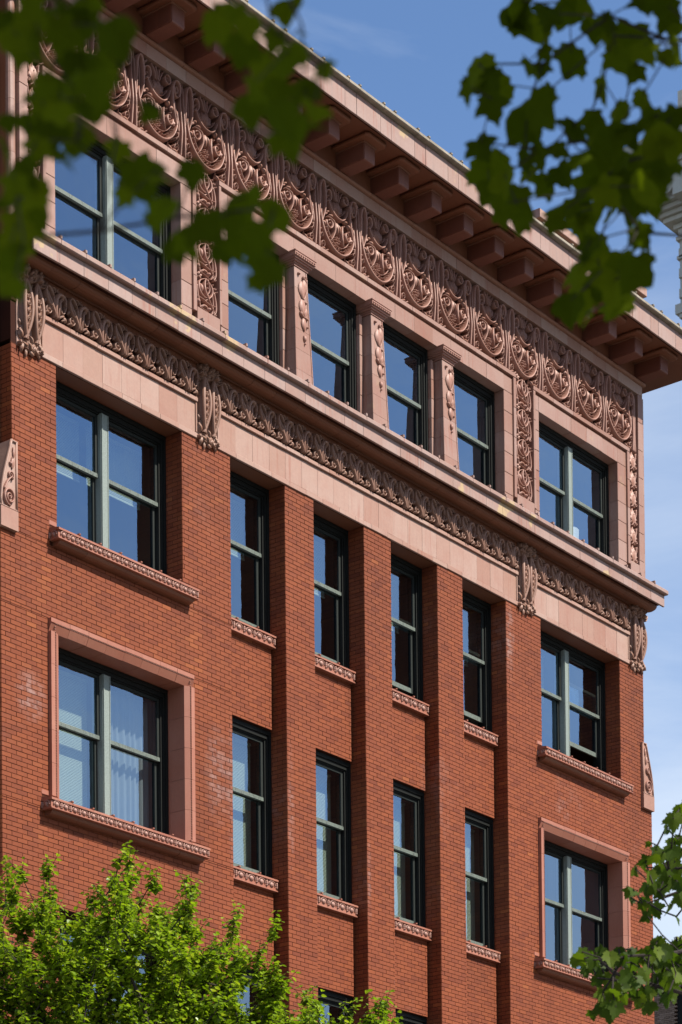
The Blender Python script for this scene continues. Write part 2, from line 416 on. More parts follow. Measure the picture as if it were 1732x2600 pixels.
# ================================================================== GROUND
def sheet(name, x0, x1, y0, y1, z, m_, label):
    b = MB(); b.add([(x0, y0, z), (x1, y0, z), (x1, y1, z), (x0, y1, z)], [(0, 1, 2, 3)])
    return tag(obj(name, b, m_, recalc=False), label, None, None, 'structure')
M_pave = plain('concrete_paving', (.22, .21, .19), .9, .2, 1.5, .15)
M_asph = plain('asphalt', (.07, .069, .067), .9, .3, 3, .2)
M_earth = plain('city_ground', (.085, .082, .074), .95, .1, .1, .2)
sheet('ground', -3000, 3000, -3000, 3000, 0.0, M_earth, 'flat city ground reaching to the horizon')
b = MB(); b.box(-60, 60, -4.6, 0.3, -.2, .13); tag(obj('pavement', b, M_pave), 'concrete pavement along the foot of the brick building', None, None, 'structure')
b = MB(); b.box(-60, 60, -40, -13.2, -.2, .13); tag(obj('pavement', b, M_pave), 'concrete pavement on the near side of the street', None, None, 'structure')
sheet('road', -60, 60, -13.2, -4.6, .004, M_asph, 'asphalt street between the two pavements')
b = MB()
for i in range(20): b.box(-58+i*6, -55+i*6, -8.97, -8.85, .006, .010)
M_line = plain('road_paint', (.7, .68, .6), .7, .3, 8, .15)
tag(obj('road_marking', b, M_line), 'dashed white line down the middle of the street', None, None, 'structure')

# ================================================================== MAIN BUILDING
BLD = empty('brick_building', (8.63, 0, 0))
tag(BLD, 'tall red brick building with pink terracotta friezes and bracketed cornice', 'building')
def part(name):
    o = empty(name, (0, 0, 0)); o.parent = BLD; o.matrix_parent_inverse = BLD.matrix_world.inverted()
    o.location = (-8.63, 0, 0); o.matrix_parent_inverse = Matrix(); return o
# ---- brick laying
CO, BL, GAP = .0677, .2032, .0070
ZREF = 18.56
rb = random.Random(5)
brick_jobs = []            # (origin, ax, wu, x0, x1, z0, z1, tint)   for singles
core = MB()                # mortar bed
bricks = MB()
singles = []
def subtract(iv, hole):
    out = []
    for a, b_ in iv:
        if hole[1] <= a or hole[0] >= b_: out.append((a, b_))
        else:
            if hole[0] > a: out.append((a, hole[0]))
            if hole[1] < b_: out.append((hole[1], b_))
    return out
def lay(target, u0, u1, z0, z1, holes=(), place=None, single=None, zref=ZREF, uref=0.0, tintf=None, wob=.0022):
    """running bond filling [u0,u1]x[z0,z1] minus holes; place(u,d,z) maps to world (d = depth behind the face)"""
    k0 = math.floor((z0-zref)/CO); k1 = math.ceil((z1-zref)/CO)
    for k in range(k0, k1):
        za, zb = max(z0, zref+k*CO), min(z1, zref+(k+1)*CO)
        if zb-za < .012: continue
        cuts = sorted({za, zb} | {h[j] for h in holes for j in (2, 3) if za+.012 < h[j] < zb-.012})
        for a, c in zip(cuts, cuts[1:]):
            iv = [(u0, u1)]
            for h in holes:
                if h[2] < c-.006 and h[3] > a+.006: iv = subtract(iv, h)
            for p, q in iv:
                off = uref+(BL/2 if k % 2 else 0)
                i = math.floor((p-off)/BL); edges = [p]
                while True:
                    i += 1; e = off+i*BL
                    if e > q-.035: break
                    if e > p+.035: edges.append(e)
                edges.append(q)
                for s_, t_ in zip(edges, edges[1:]):
                    g = GAP/2; d = rb.uniform(-wob, wob)
                    tint = rb.random() if tintf is None else tintf(rb, (s_+t_)/2, (a+c)/2)
                    if single is not None and single(s_, t_, a, c):
                        singles.append((s_+g, t_-g, a+g, c-g, place, d)); continue
                    mbx = MB(); mbx.cbox(s_+g, t_-g, d, d+.03, a+g, c-g, .0022)
                    target.add([place(x, y, z) for x, y, z in mbx.v], mbx.f, tint)
front = lambda Y: (lambda u, d, z: (u, Y+d, z))
faceL = lambda X: (lambda u, d, z: (X+d, u, z))       # face looking towards -X, u runs along Y
faceR = lambda X: (lambda u, d, z: (X-d, u, z))       # face looking towards +X
ZB = 7.3                                              # brick faces start here (the photo sees nothing lower)
XL, XR = .145, 17.12; XLL, XRR = -.085, 17.375; ZSH = 15.90
PIERS = [(4.845-.0, 4.845), (6.176, 6.911), (8.242, 8.985), (10.314, 11.064)]
BAYS = [(4.845, 6.176), (6.911, 8.242), (8.985, 10.314), (11.064, 12.405)]
WL, WR = (1.033, 3.722), (13.53, 16.25)
H6, S6 = 18.56, 16.20; H5, S5 = 14.67, 12.28; H4, S4 = 10.75, 8.36
HM5, HM4 = 14.655, 10.74
holesL = [(*WL, S6-.0, H6+.1), (.835, 3.895, 12.27, 14.86), (*WL, S4, H4)]
holesR = [(*WR, S6-.0, H6+.1), (13.37, 16.43, 12.27, 14.86), (*WR, S4, H4)]
sill_holes = [(.885, 3.87, 15.98, S6+.001), (.70, 4.06, 12.10, 12.271), (13.385, 16.38, 15.98, S6+.001), (13.21, 16.56, 12.10, 12.271), (.885, 3.87, 8.1, S4+.001), (13.385, 16.38, 8.1, S4+.001)]
def tint_main(r, x, z):
    t = r.random()*.86
    for xa, za, zb in ((.72, 14.9, 16.0), (3.95, 14.7, 16.1), (.72, 11.6, 12.1), (13.25, 12.0, 12.5)):
        if abs(x-xa) < .16 and za < z < zb and r.random() < .55: t = r.uniform(.93, 1)
    if 14.87 < z < 15.02 and .8 < x < 3.9 and r.random() < .3: t = r.uniform(.93, 1)
    if r.random() < .006: t = r.uniform(.92, 1)
    return t
big = []
def is_single(s_, t_, a, c):                           # the pier nearest the camera shows its bricks largest
    return s_ >= .14-.001 and t_ <= .83 and a > 12.55 and c < 18.5 and (t_-s_) > .19
allh = holesL+holesR+sill_holes
lay(bricks, XL, 4.845, ZSH, H6, allh, front(0), is_single, tintf=tint_main)
lay(bricks, XLL, 4.845, ZB, ZSH, allh, front(0), is_single, tintf=tint_main)
lay(bricks, 12.405, XR, ZSH, H6, allh, front(0), None, tintf=tint_main)
lay(bricks, 12.405, XRR, ZB, ZSH, allh, front(0), None, tintf=tint_main)
core.box(XL, XR, .011, .03, H6, H6+.02)
def bed(u0, u1, z0, z1, holes):                        # mortar bed with the openings left free
    zs = sorted({z0, z1} | {min(max(h[j], z0), z1) for h in holes for j in (2, 3)})
    for a, c in zip(zs, zs[1:]):
        if c-a < 1e-4: continue
        iv = [(u0, u1)]
        for h in holes:
            if h[2] < c-1e-5 and h[3] > a+1e-5: iv = subtract(iv, h)
        for p, q in iv: core.box(p+.004, q-.004, .007, .34, a, c)
bed(XL, 4.845, ZSH, H6, holesL); bed(XLL, 4.845, 0, ZSH, holesL)
bed(12.405, XR, ZSH, H6, holesR); bed(12.405, XRR, 0, ZSH, holesR)
for x0, x1 in PIERS[1:]:
    lay(bricks, x0, x1, ZB, H6, (), front(0), None, uref=x0-.01, tintf=tint_main)
    core.box(x0+.005, x1-.005, .007, .40, 0, H6)
for (x0, x1), nxt in zip(BAYS, (6.176, 8.242, 10.314, 12.405)):
    xs = x1-.055
    lay(bricks, x0+.002, xs, HM5, 15.965, (), front(.26), None, uref=x0+.1, tintf=tint_main)
    lay(bricks, x0+.002, xs, HM4, 12.07, (), front(.26), None, uref=x0+.1, tintf=tint_main)
    lay(bricks, x0+.002, xs, ZB, 8.17, (), front(.26), None, uref=x0+.1, tintf=tint_main)
    for a, c in ((HM5, 15.97), (HM4, 12.07), (0, 8.17)):
        core.box(x0+.001, xs-.004, .267, .42, a+.002, c); core.box(xs-.004, x1, .36, .42, a+.002, c)
# reveals (pier flanks): the flank facing the camera and the one facing away
for X in (6.176, 8.242, 10.314, 12.405):
    lay(bricks, .004, .35, ZB, H6, (), faceL(X), None, uref=.1, wob=.001)
for X in (4.845, 6.911, 8.985, 11.064):
    lay(bricks, .004, .26, ZB, H6, (), faceR(X), None, uref=.1, wob=.001)
for X in (WL[1], WR[1]):
    lay(bricks, .004, .34, S6, H6, (), faceL(X), None, uref=.1, wob=.001)
for X in (WL[0], WR[0]):
    lay(bricks, .004, .34, S6, H6, (), faceR(X), None, uref=.1, wob=.001)
lay(bricks, .004, .60, ZSH, H6, (), faceL(XL), None, uref=.1, wob=.001)
lay(bricks, .004, .60, ZB, ZSH, (), faceL(XLL), None, uref=.1, wob=.001)
lay(bricks, .004, 2.0, ZSH, H6, (), faceR(XR), None, uref=.1, wob=.001)
lay(bricks, .004, 2.0, ZB, ZSH, (), faceR(XRR), None, uref=.1, wob=.001)
core.box(XL+.007, .5, .345, 9.0, 0, H6); core.box(XL+.02, .5, .405, 9.0, H6, 20.2); core.box(16.9, XR-.02, .405, 9.0, H6, 20.2); core.box(XLL+.007, XL+.007, .34, 9.0, 0, ZSH)
core.box(16.9, XR-.007, .34, 9.0, 0, H6); core.box(XR-.007, XRR-.007, .34, 9.0, 0, ZSH)
wall = obj('wall', core, M_mortar); wall.parent = BLD; wall.location = (-8.63, 0, 0)
def sub(name, mb, m_, parent, **kw): return obj(name, mb, m_, parent, **kw)
tag(sub('brick', bricks, M_brick, wall, tint=True), None, None, None, 'stuff')
singles.sort(key=lambda s: (-(s[1]-s[0]), -s[2]))
mcache = {}
keep = singles[:300]
extra = MB()
for s_ in singles[300:]:
    q = MB(); q.cbox(s_[0], s_[1], s_[5], s_[5]+.03, s_[2], s_[3], .0022); extra.add([s_[4](*p) for p in q.v], q.f, rb.random()*.86)
if extra.v: tag(sub('brick', extra, M_brick, wall, tint=True), None, None, None, 'stuff')
for a, c, z0, z1, pl, d in keep:
    key = (round(c-a, 3), round(z1-z0, 3))
    if key not in mcache:
        q = MB(); w2, h2 = (c-a)/2, (z1-z0)/2; q.cbox(-w2, w2, 0, .03, -h2, h2, .0022); mcache[key] = q.mesh('brick', M_brick1)
    put('brick', mcache[key], wall, ((a+c)/2, d, (z0+z1)/2))

# ---- generic terracotta block runs
bcache = {}; rw = random.Random(99)
def blocks(parent, name, prof, edges, m_, gap=.005, smooth=False):
    """one object per terracotta block; alike blocks share their mesh"""
    out = []
    for a, c in zip(edges, edges[1:]):
        key = (name, tuple(prof), round(c-a, 3), m_.name)
        if key not in bcache:
            q = MB(); q.prism(prof, gap/2, c-a-gap/2); bcache[key] = q.mesh(name, m_, smooth)
        out.append(put(name, bcache[key], parent, (a, rw.uniform(-.0022, .0022), rw.uniform(-.0025, .0025))))
    return out
def even(a, c, pitch):
    n = max(1, round((c-a)/pitch)); return [a+(c-a)*i/n for i in range(n+1)]
def rect(y0, y1, z0, z1, ch=.006):
    return [(y1, z0), (y0+ch, z0), (y0, z0+ch), (y0, z1-ch), (y0+ch, z1), (y1, z1)]
def panel(parent, name, x0, x1, y0, y1, z0, z1, m_, ch=.005):
    key = (name, round(x1-x0, 3), round(z1-z0, 3), round(y1-y0, 3), m_.name)
    if key not in bcache:
        q = MB(); q.cbox(0, x1-x0, 0, y1-y0, 0, z1-z0, ch); bcache[key] = q.mesh(name, m_)
    return put(name, bcache[key], parent, (x0, y0+rw.uniform(-.002, .002), z0))

# ---- lintel band
CART = [(.245, .73), (4.046, 4.526), (12.75, 13.278), (16.575, 17.11)]
SEG = [(.73, 4.046), (4.526, 12.75), (13.278, 16.575)]
band = part('lintel_band')
bk = MB(); bk.box(XL+.003, XR-.003, .012, .40, H6+.064, 19.70); bk.box(XL+.003, XR-.003, .012, .0295, H6+.004, H6+.063); obj('band_core', bk, M_joint_gap, band)
for a, c in SEG:
    blocks(band, 'band_block', rect(-.012, .012, 18.645, 19.10, .003), even(a+.03, c-.03, .414), M_terra, .004)
    blocks(band, 'lip_block', rect(-.026, .012, 18.56, 18.641), even(a, c, .43), M_terra)
    blocks(band, 'border_block', rect(-.052, .012, 19.105, 19.17), even(a, c, .55), M_terra)
    for x in (a, c-.028): panel(band, 'border_block', x, x+.028, -.03, .012, 18.645, 19.103, M_terra)
for a, c in CART: panel(band, 'cartouche_ground', a+.003, c-.003, -.006, .012, 18.56, 19.70, M_terra)
# ---- soffits of the openings below the band
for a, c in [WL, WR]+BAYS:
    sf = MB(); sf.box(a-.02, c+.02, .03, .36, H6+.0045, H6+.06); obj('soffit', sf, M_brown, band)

# ---- scroll frieze
def scroll_unit():
    q = MB(.04, .85); U = .4465
    q.rib(spl([(.245, .02), (.205, .13), (.205, .25), (.245, .345), (.305, .365), (.335, .325), (.325, .29)], 5), [.030, .036, .036, .026, .012], [.07, .11, .12, .11, .06])
    q.rib(spl([(.275, .02), (.258, .14), (.268, .25), (.30, .31)], 4), [.012, .016, .010], [.07, .10, .07])
    q.rib(ell(.352, .255, .052, .135, n=18, rot=-.12), .015, .075)
    q.rib(ell(.100, .285, .062, .135, n=18, rot=.33), .018, .09)
    q.rib(spl([(.045, .36), (.075, .26), (.135, .15), (.185, .06), (.19, .015)], 5), [.010, .018, .020, .014], [.07, .105, .10, .07])
    q.rib(spiral(.165, .405, .042, .008, 1.4, -1.2), [.013, .008], [.08, .05])
    q.rib(spiral(.265, .415, .030, .006, 1.3, 2.0), [.010, .006], [.07, .04])
    q.rib(ell(.085, .095, .048, .055, n=14), .011, .06); q.bud(.085, .095, .024, .028, .075)
    for a in range(5): q.bud(.085+.030*math.cos(a*1.257), .095+.034*math.sin(a*1.257), .012, .013, .06, k=6)
    for x, z, a, l, w, cu in ((.30, .05, .9, .12, .022, -.8), (.34, .03, .4, .10, .018, .9), (.02, .03, .7, .09, .018, -.7),
                              (.42, .03, 2.3, .09, .016, -.5), (.02, .17, 1.4, .10, .018, -.8), (.21, .02, 1.2, .06, .012, .5)):
        q.leaf(x, z, a, l, w, .065, 0, cu)
    return q.mesh('scroll_panel', M_scroll, True, False)
frz = part('scroll_frieze')
gq = MB(); gq.box(XL+.006, XR-.006, -.004, .011, 19.175, 19.618); obj('frieze_ground', gq, M_joint_gap, frz)
su = scroll_unit()
for a, c in SEG:
    n = round((c-a)/.4465); p = (c-a)/n
    for i in range(n):
        o = put('scroll_panel', su, frz, (a+i*p, -.03, 19.172)); o.scale = (p/.4465, 1, 1)
    blocks(frz, 'fillet_block', rect(-.022, .01, 19.615, 19.70, .003), [a+i*p for i in range(n+1)], M_brown, .004)

# ---- cartouches
def lumps(q, r, n, x0, x1, z0, z1, s0, s1, h0, h1, y=0.0):
    for _ in range(n):
        x, z = r.uniform(x0, x1), r.uniform(z0, z1); k = r.random()
        if k < .45: q.leaf(x, z, r.uniform(0, 6.28), r.uniform(s0, s1)*2.1, r.uniform(s0, s1)*.42, r.uniform(h0, h1), y, r.uniform(-1.6, 1.6))
        elif k < .75: q.bud(x, z, r.uniform(s0, s1)*.5, r.uniform(s0, s1)*.5, r.uniform(h0, h1), y, r.uniform(0, 3), 6)
        else: q.rib(spiral(x, z, r.uniform(s0, s1)*.7, s0*.12, r.choice((-1.2, 1.2)), r.uniform(0, 6.28), n=9), [.012, .007], [r.uniform(h0, h1), h0*.6], y)
def cartouche():
    q = MB(); r = random.Random(3)
    for cx, hw in ((-.105, .098), (.115, .098)):
        zz = [i/10 for i in range(11)]
        Lf = [(cx-hw*math.sin(math.pi*t)**.8, -.42+.90*t) for t in zz]; Rg = [(cx+hw*math.sin(math.pi*t)**.8, -.42+.90*t) for t in zz]
        vs = []; 
        for (lx, z), (rx, _) in zip(Lf, Rg):
            b_ = .035+.060*math.sin(math.pi*(z+.42)/.90); vs += [(lx, 0, z), (lx+.02, -b_, z), ((lx+rx)/2, -b_*1.02, z), (rx-.02, -b_, z), (rx, 0, z)]
        q.add(vs, [(i*5+j, i*5+j+1, i*5+j+6, i*5+j+5) for i in range(10) for j in range(4)])
        for side, S in ((-1, Lf), (1, Rg)):
            pts = [(x-side*.020, z) for x, z in S]; n = len(pts); vs = []
            for i, (x, z) in enumerate(pts):
                b_ = .035+.060*math.sin(math.pi*(z+.42)/.90)
                for dx, dy in ((-.026, 0), (-.020, -.032), (0, -.040), (.020, -.032), (.026, 0)): vs.append((x+dx, -b_+dy, z))
            q.add(vs, [(i*5+j, i*5+j+1, i*5+j+6, i*5+j+5) for i in range(n-1) for j in range(4)])
        for i in range(6):
            z = -.25+.105*i; b_ = .035+.060*math.sin(math.pi*(z+.42)/.90)
            q.rib(spiral(cx, z, .036, .006, 1.5, i*.9), [.009, .006], .035, -b_)
            q.bud(cx, z, .010, .010, .04, -b_, 0, 6)
    lumps(q, r, 34, -.22, .22, .44, .60, .05, .10, .06, .16)
    lumps(q, r, 16, -.17, .20, .48, .62, .05, .09, .10, .20)
    lumps(q, r, 40, -.22, .22, -.56, -.40, .035, .075, .04, .10)
    lumps(q, r, 14, -.24, -.13, -.42, .45, .03, .06, .02, .05); lumps(q, r, 14, .14, .24, -.42, .45, .03, .06, .02, .05)
    for i in range(9): q.leaf(-.18+.045*i, -.49, -1.57+r.uniform(-.5, .5), r.uniform(.06, .11), .022, .07, 0, r.uniform(-.8, .8))
    return q.mesh('cartouche', M_scroll, True, False)
cm = cartouche()
for a, c in CART:
    o = put('cartouche', cm, None, ((a+c)/2-8.63, -.008, 19.10)); o.parent = BLD; o.scale = ((c-a)/.50, 1, 1)

# ---- sill course under the attic storey
sc = part('sill_course')
tor = [(.05, 19.702), (-.055, 19.702), (-.068, 19.712), (-.085, 19.700), (-.13, 19.690), (-.19, 19.688), (-.245, 19.697), (-.285, 19.715), (-.310, 19.742), (-.318, 19.775), (.05, 19.775)]
blocks(sc, 'torus_block', tor, even(XL-.01, XR+.02, .555), M_brown, .005)
blocks(sc, 'fascia_block', rect(-.475, -.44, 19.722, 19.935, .006), even(XL-.02, XR+.03, .4995), M_sillt, .006)
lipp = [(.10, 19.94), (-.535, 19.94), (-.552, 19.955), (-.552, 20.012), (-.535, 20.03), (.10, 20.148)]
le = even(XL-.05, XR+.06, .4995)
blocks(sc, 'lip_block', lipp, le, M_sillt, .006)
for x in le[1:-1]: panel(sc, 'seam_ridge', x-.018, x+.018, -.560, -.40, 20.02, 20.072, M_sillt, .008)
wt = MB(); wt.box(XL-.01, XR+.02, .05, .36, 19.70, 20.10); wt.box(XL-.012, XR+.022, -.438, .05, 19.778, 19.936); obj('sill_core', wt, M_joint_gap, sc)

# ---- attic storey
att = part('attic_wall')
ac = MB()
ZT0, ZT1 = 20.10, 24.55
AOP = [(1.045, 3.74), (4.841, 12.42), (13.55, 16.27)]
HA = 22.385
xs_ = [.30]+[v for ab in AOP for v in ab]+[17.16]
for i in range(0, len(xs_), 2): ac.box(xs_[i]+.004, xs_[i+1]-.004, .175, .42, ZT0, HA)
ac.box(.30, 17.16, .175, .42, HA+.004, ZT1)
ac.box(.30, .60, .42, 9.0, ZT0, ZT1); ac.box(16.86, 17.16, .42, 9.0, ZT0, ZT1)
obj('attic_core', ac, M_joint_gap, att)
STR = [(.469, .763), (4.07, 4.60), (12.77, 13.33), (16.665, 16.99)]
JZ = even(20.16, HA, .371)
def jamb(x0, x1, y0, ydeep=.25, z0=20.16, z1=HA, m_=None):
    for a, c in zip(even(z0, z1, .371), even(z0, z1, .371)[1:]):
        panel(att, 'jamb_block', x0+.0025, x1-.0025, y0, ydeep, a+.0025, c-.0025, m_ or M_attic)
def vborder(x0, x1, z0, z1, y0=-.034):
    for a, c in zip(even(z0, z1, .56), even(z0, z1, .56)[1:]): panel(att, 'border_block', x0+.002, x1-.002, y0, .175, a+.002, c-.002, M_attic)
jamb(.763+.065, 1.045, 0); jamb(3.74, 3.985, 0); jamb(4.655, 4.841, 0); jamb(12.42, 12.69, 0); jamb(13.40, 13.55, 0); jamb(16.27, 16.575, 0)
for x0, x1 in ((.763, .828), (3.985, 4.07), (4.60, 4.655), (12.69, 12.77), (13.33, 13.40), (16.575, 16.665)): vborder(x0, x1, 20.52, 22.70)
for x0, x1 in ((.30, .469), (16.99, 17.16)): vborder(x0, x1, 20.16, 23.955, -.034)
for x0, x1 in STR: panel(att, 'border_block', x0+.002, x1-.002, -.034, .175, 20.165, 20.60, M_attic)
for (x0, x1), (o0, o1) in zip(((.763, 4.07), (4.60, 12.77), (13.33, 16.665)), AOP):
    blocks(att, 'head_block', rect(0, .25, HA, 22.662, .004), even(o0, o1, .56), M_attic, .004)
    for e0, e1 in ((x0+.066, o0), (o1, x1-.09)):
        if e1-e0 > .05: panel(att, 'head_block', e0, e1, 0, .25, HA+.003, 22.662, M_attic)
    blocks(att, 'groove_block', rect(.02, .175, 22.664, 22.70, .002), even(x0+.07, x1-.07, 1.2), M_frame5, .003)
    blocks(att, 'border_block', rect(-.036, .175, 22.702, 22.782), even(x0, x1, .62), M_attic, .005)
# corner beads
def cyl(q, x, y, r, z0, z1, n=12):
    q.vprism([(x+r*math.cos(2*math.pi*i/n), y+r*math.sin(2*math.pi*i/n)) for i in range(n)], z0, z1)
for x in (.225, 17.235):
    for a, c in zip(even(20.16, 23.955, .371), even(20.16, 23.955, .371)[1:]):
        q = MB(); cyl(q, 0, 0, .072, a+.002, c-.002, 14); o = obj('corner_bead', q, M_attic, att, (x, .075, 0))
for x0, x1 in ((.155, .30), (17.16, 17.305)):
    q = MB(); q.box(x0, x1, .10, .8, 20.16, 24.15); obj('corner_return', q, M_brown, att)
# ---- ornament strips
def strip_unit():
    q = MB(.075, .68); W = .53; Hh = .62
    cx = W/2
    q.rib(spl([(cx-.02, .60), (.10, .50), (.07, .36), (.14, .26), (.24, .25), (.30, .33)], 5), [.014, .022, .022, .018], [.06, .08, .085, .06])
    q.rib(spl([(cx-.02, .60), (.36, .50), (.38, .38), (.31, .27), (.20, .18)], 5), [.014, .022, .022, .018], [.06, .08, .085, .06])
    q.rib(spl([(cx-.02, .59), (.20, .45), (.22, .33), (.32, .20), (.44, .08)], 5), [.012, .018, .018, .018], [.06, .09, .09, .06])
    q.rib(spl([(cx, .58), (.31, .45), (.30, .37), (.26, .31)], 4), .012, .08)
    q.bud(.155, .40, .05, .11, .07, 0, .12)
    for i, s_ in enumerate((.022, .032, .022)): q.bud(.262, .50-.075*i, s_, s_, .085)
    q.rib(spl([(.04, .21), (.18, .20), (.32, .17), (.48, .19)], 5), .019, .07)
    q.rib(spl([(.035, .40), (.05, .25), (.09, .10), (.10, .02)], 5), [.012, .02, .012], .07)
    q.rib(spl([(.42, .42), (.46, .28), (.47, .12), (.42, .01)], 5), [.014, .022, .014], .075)
    q.rib(spl([(.385, .40), (.41, .27), (.41, .12), (.38, .03)], 5), .011, .06)
    q.bud(.07, .12, .036, .075, .085, 0, .2); q.bud(.30, .07, .055, .05, .095, 0, .4)
    q.leaf(.12, .03, 1.0, .15, .03, .08, 0, -.9); q.leaf(.20, .13, -.6, .12, .025, .07, 0, .8)
    q.rib(spl([(.10, .03), (.20, .02), (.32, -.01), (.38, .03)], 4), .013, .075)
    q.rib(spiral(.45, .05, .045, .01, 1.2, 1.2), [.012, .008], .07)
    r = random.Random(8)
    for _ in range(9):
        a = r.uniform(0, 6.28); q.bud(.43+r.uniform(-.05, .05), .50+r.uniform(-.07, .05), .026, .024, r.uniform(.06, .10), 0, a, 6)
    for _ in range(7): q.leaf(.06+r.uniform(-.04, .06), .56+r.uniform(-.05, .05), r.uniform(0, 6.28), .09, .02, .07, 0, r.uniform(-1, 1))
    return q.mesh('strip_panel', M_orn, True, False)
def narrow_unit():
    q = MB(.075); Hh = .355
    for a, l, w, cu in ((1.57, .30, .035, 0), (1.95, .27, .028, -.7), (1.2, .27, .028, .7), (2.4, .2, .022, -1.2), (.75, .2, .022, 1.2)):
        q.leaf(.145, .03, a, l, w, .075, 0, cu)
    q.rib(spl([(.03, .33), (.06, .2), (.13, .06), (.2, -.01)], 4), [.01, .015, .01], .06)
    q.rib(spl([(.26, .33), (.24, .2), (.17, .06), (.10, -.01)], 4), [.01, .015, .01], .06)
    q.rib(spiral(.235, .055, .036, .008, 1.2, 2.5), [.011, .008], .07); q.rib(spiral(.055, .055, .03, .008, -1.2, .6), [.010, .007], .06)
    q.bud(.145, .20, .014, .014, .085, k=6)
    for x, z in ((.02, .12), (.02, .22), (.275, .14), (.275, .25)): q.bud(x, z, .018, .026, .05, k=6)
    return q.mesh('strip_panel', M_orn, True, False)
orn = part('ornament_strips'); orn.name = 'strip_ornament'
su2, nu = strip_unit(), narrow_unit()
gq = MB()
for x0, x1 in STR: gq.box(x0-.01, x1+.01, .135, .175, 20.55, 22.80)
obj('strip_ground', gq, M_joint_gap, orn)
for i, (x0, x1) in enumerate(STR):
    z = 20.61; u, me_, w = (.62, su2, .53) if i in (1, 2) else (.355, nu, .29)
    n = round((22.80-z)/u); p = (22.80-z)/n
    for k in range(n):
        o = put('strip_panel', me_, orn, (x0, .062, z+k*p)); o.scale = ((x1-x0)/w, 1.1, p/u)

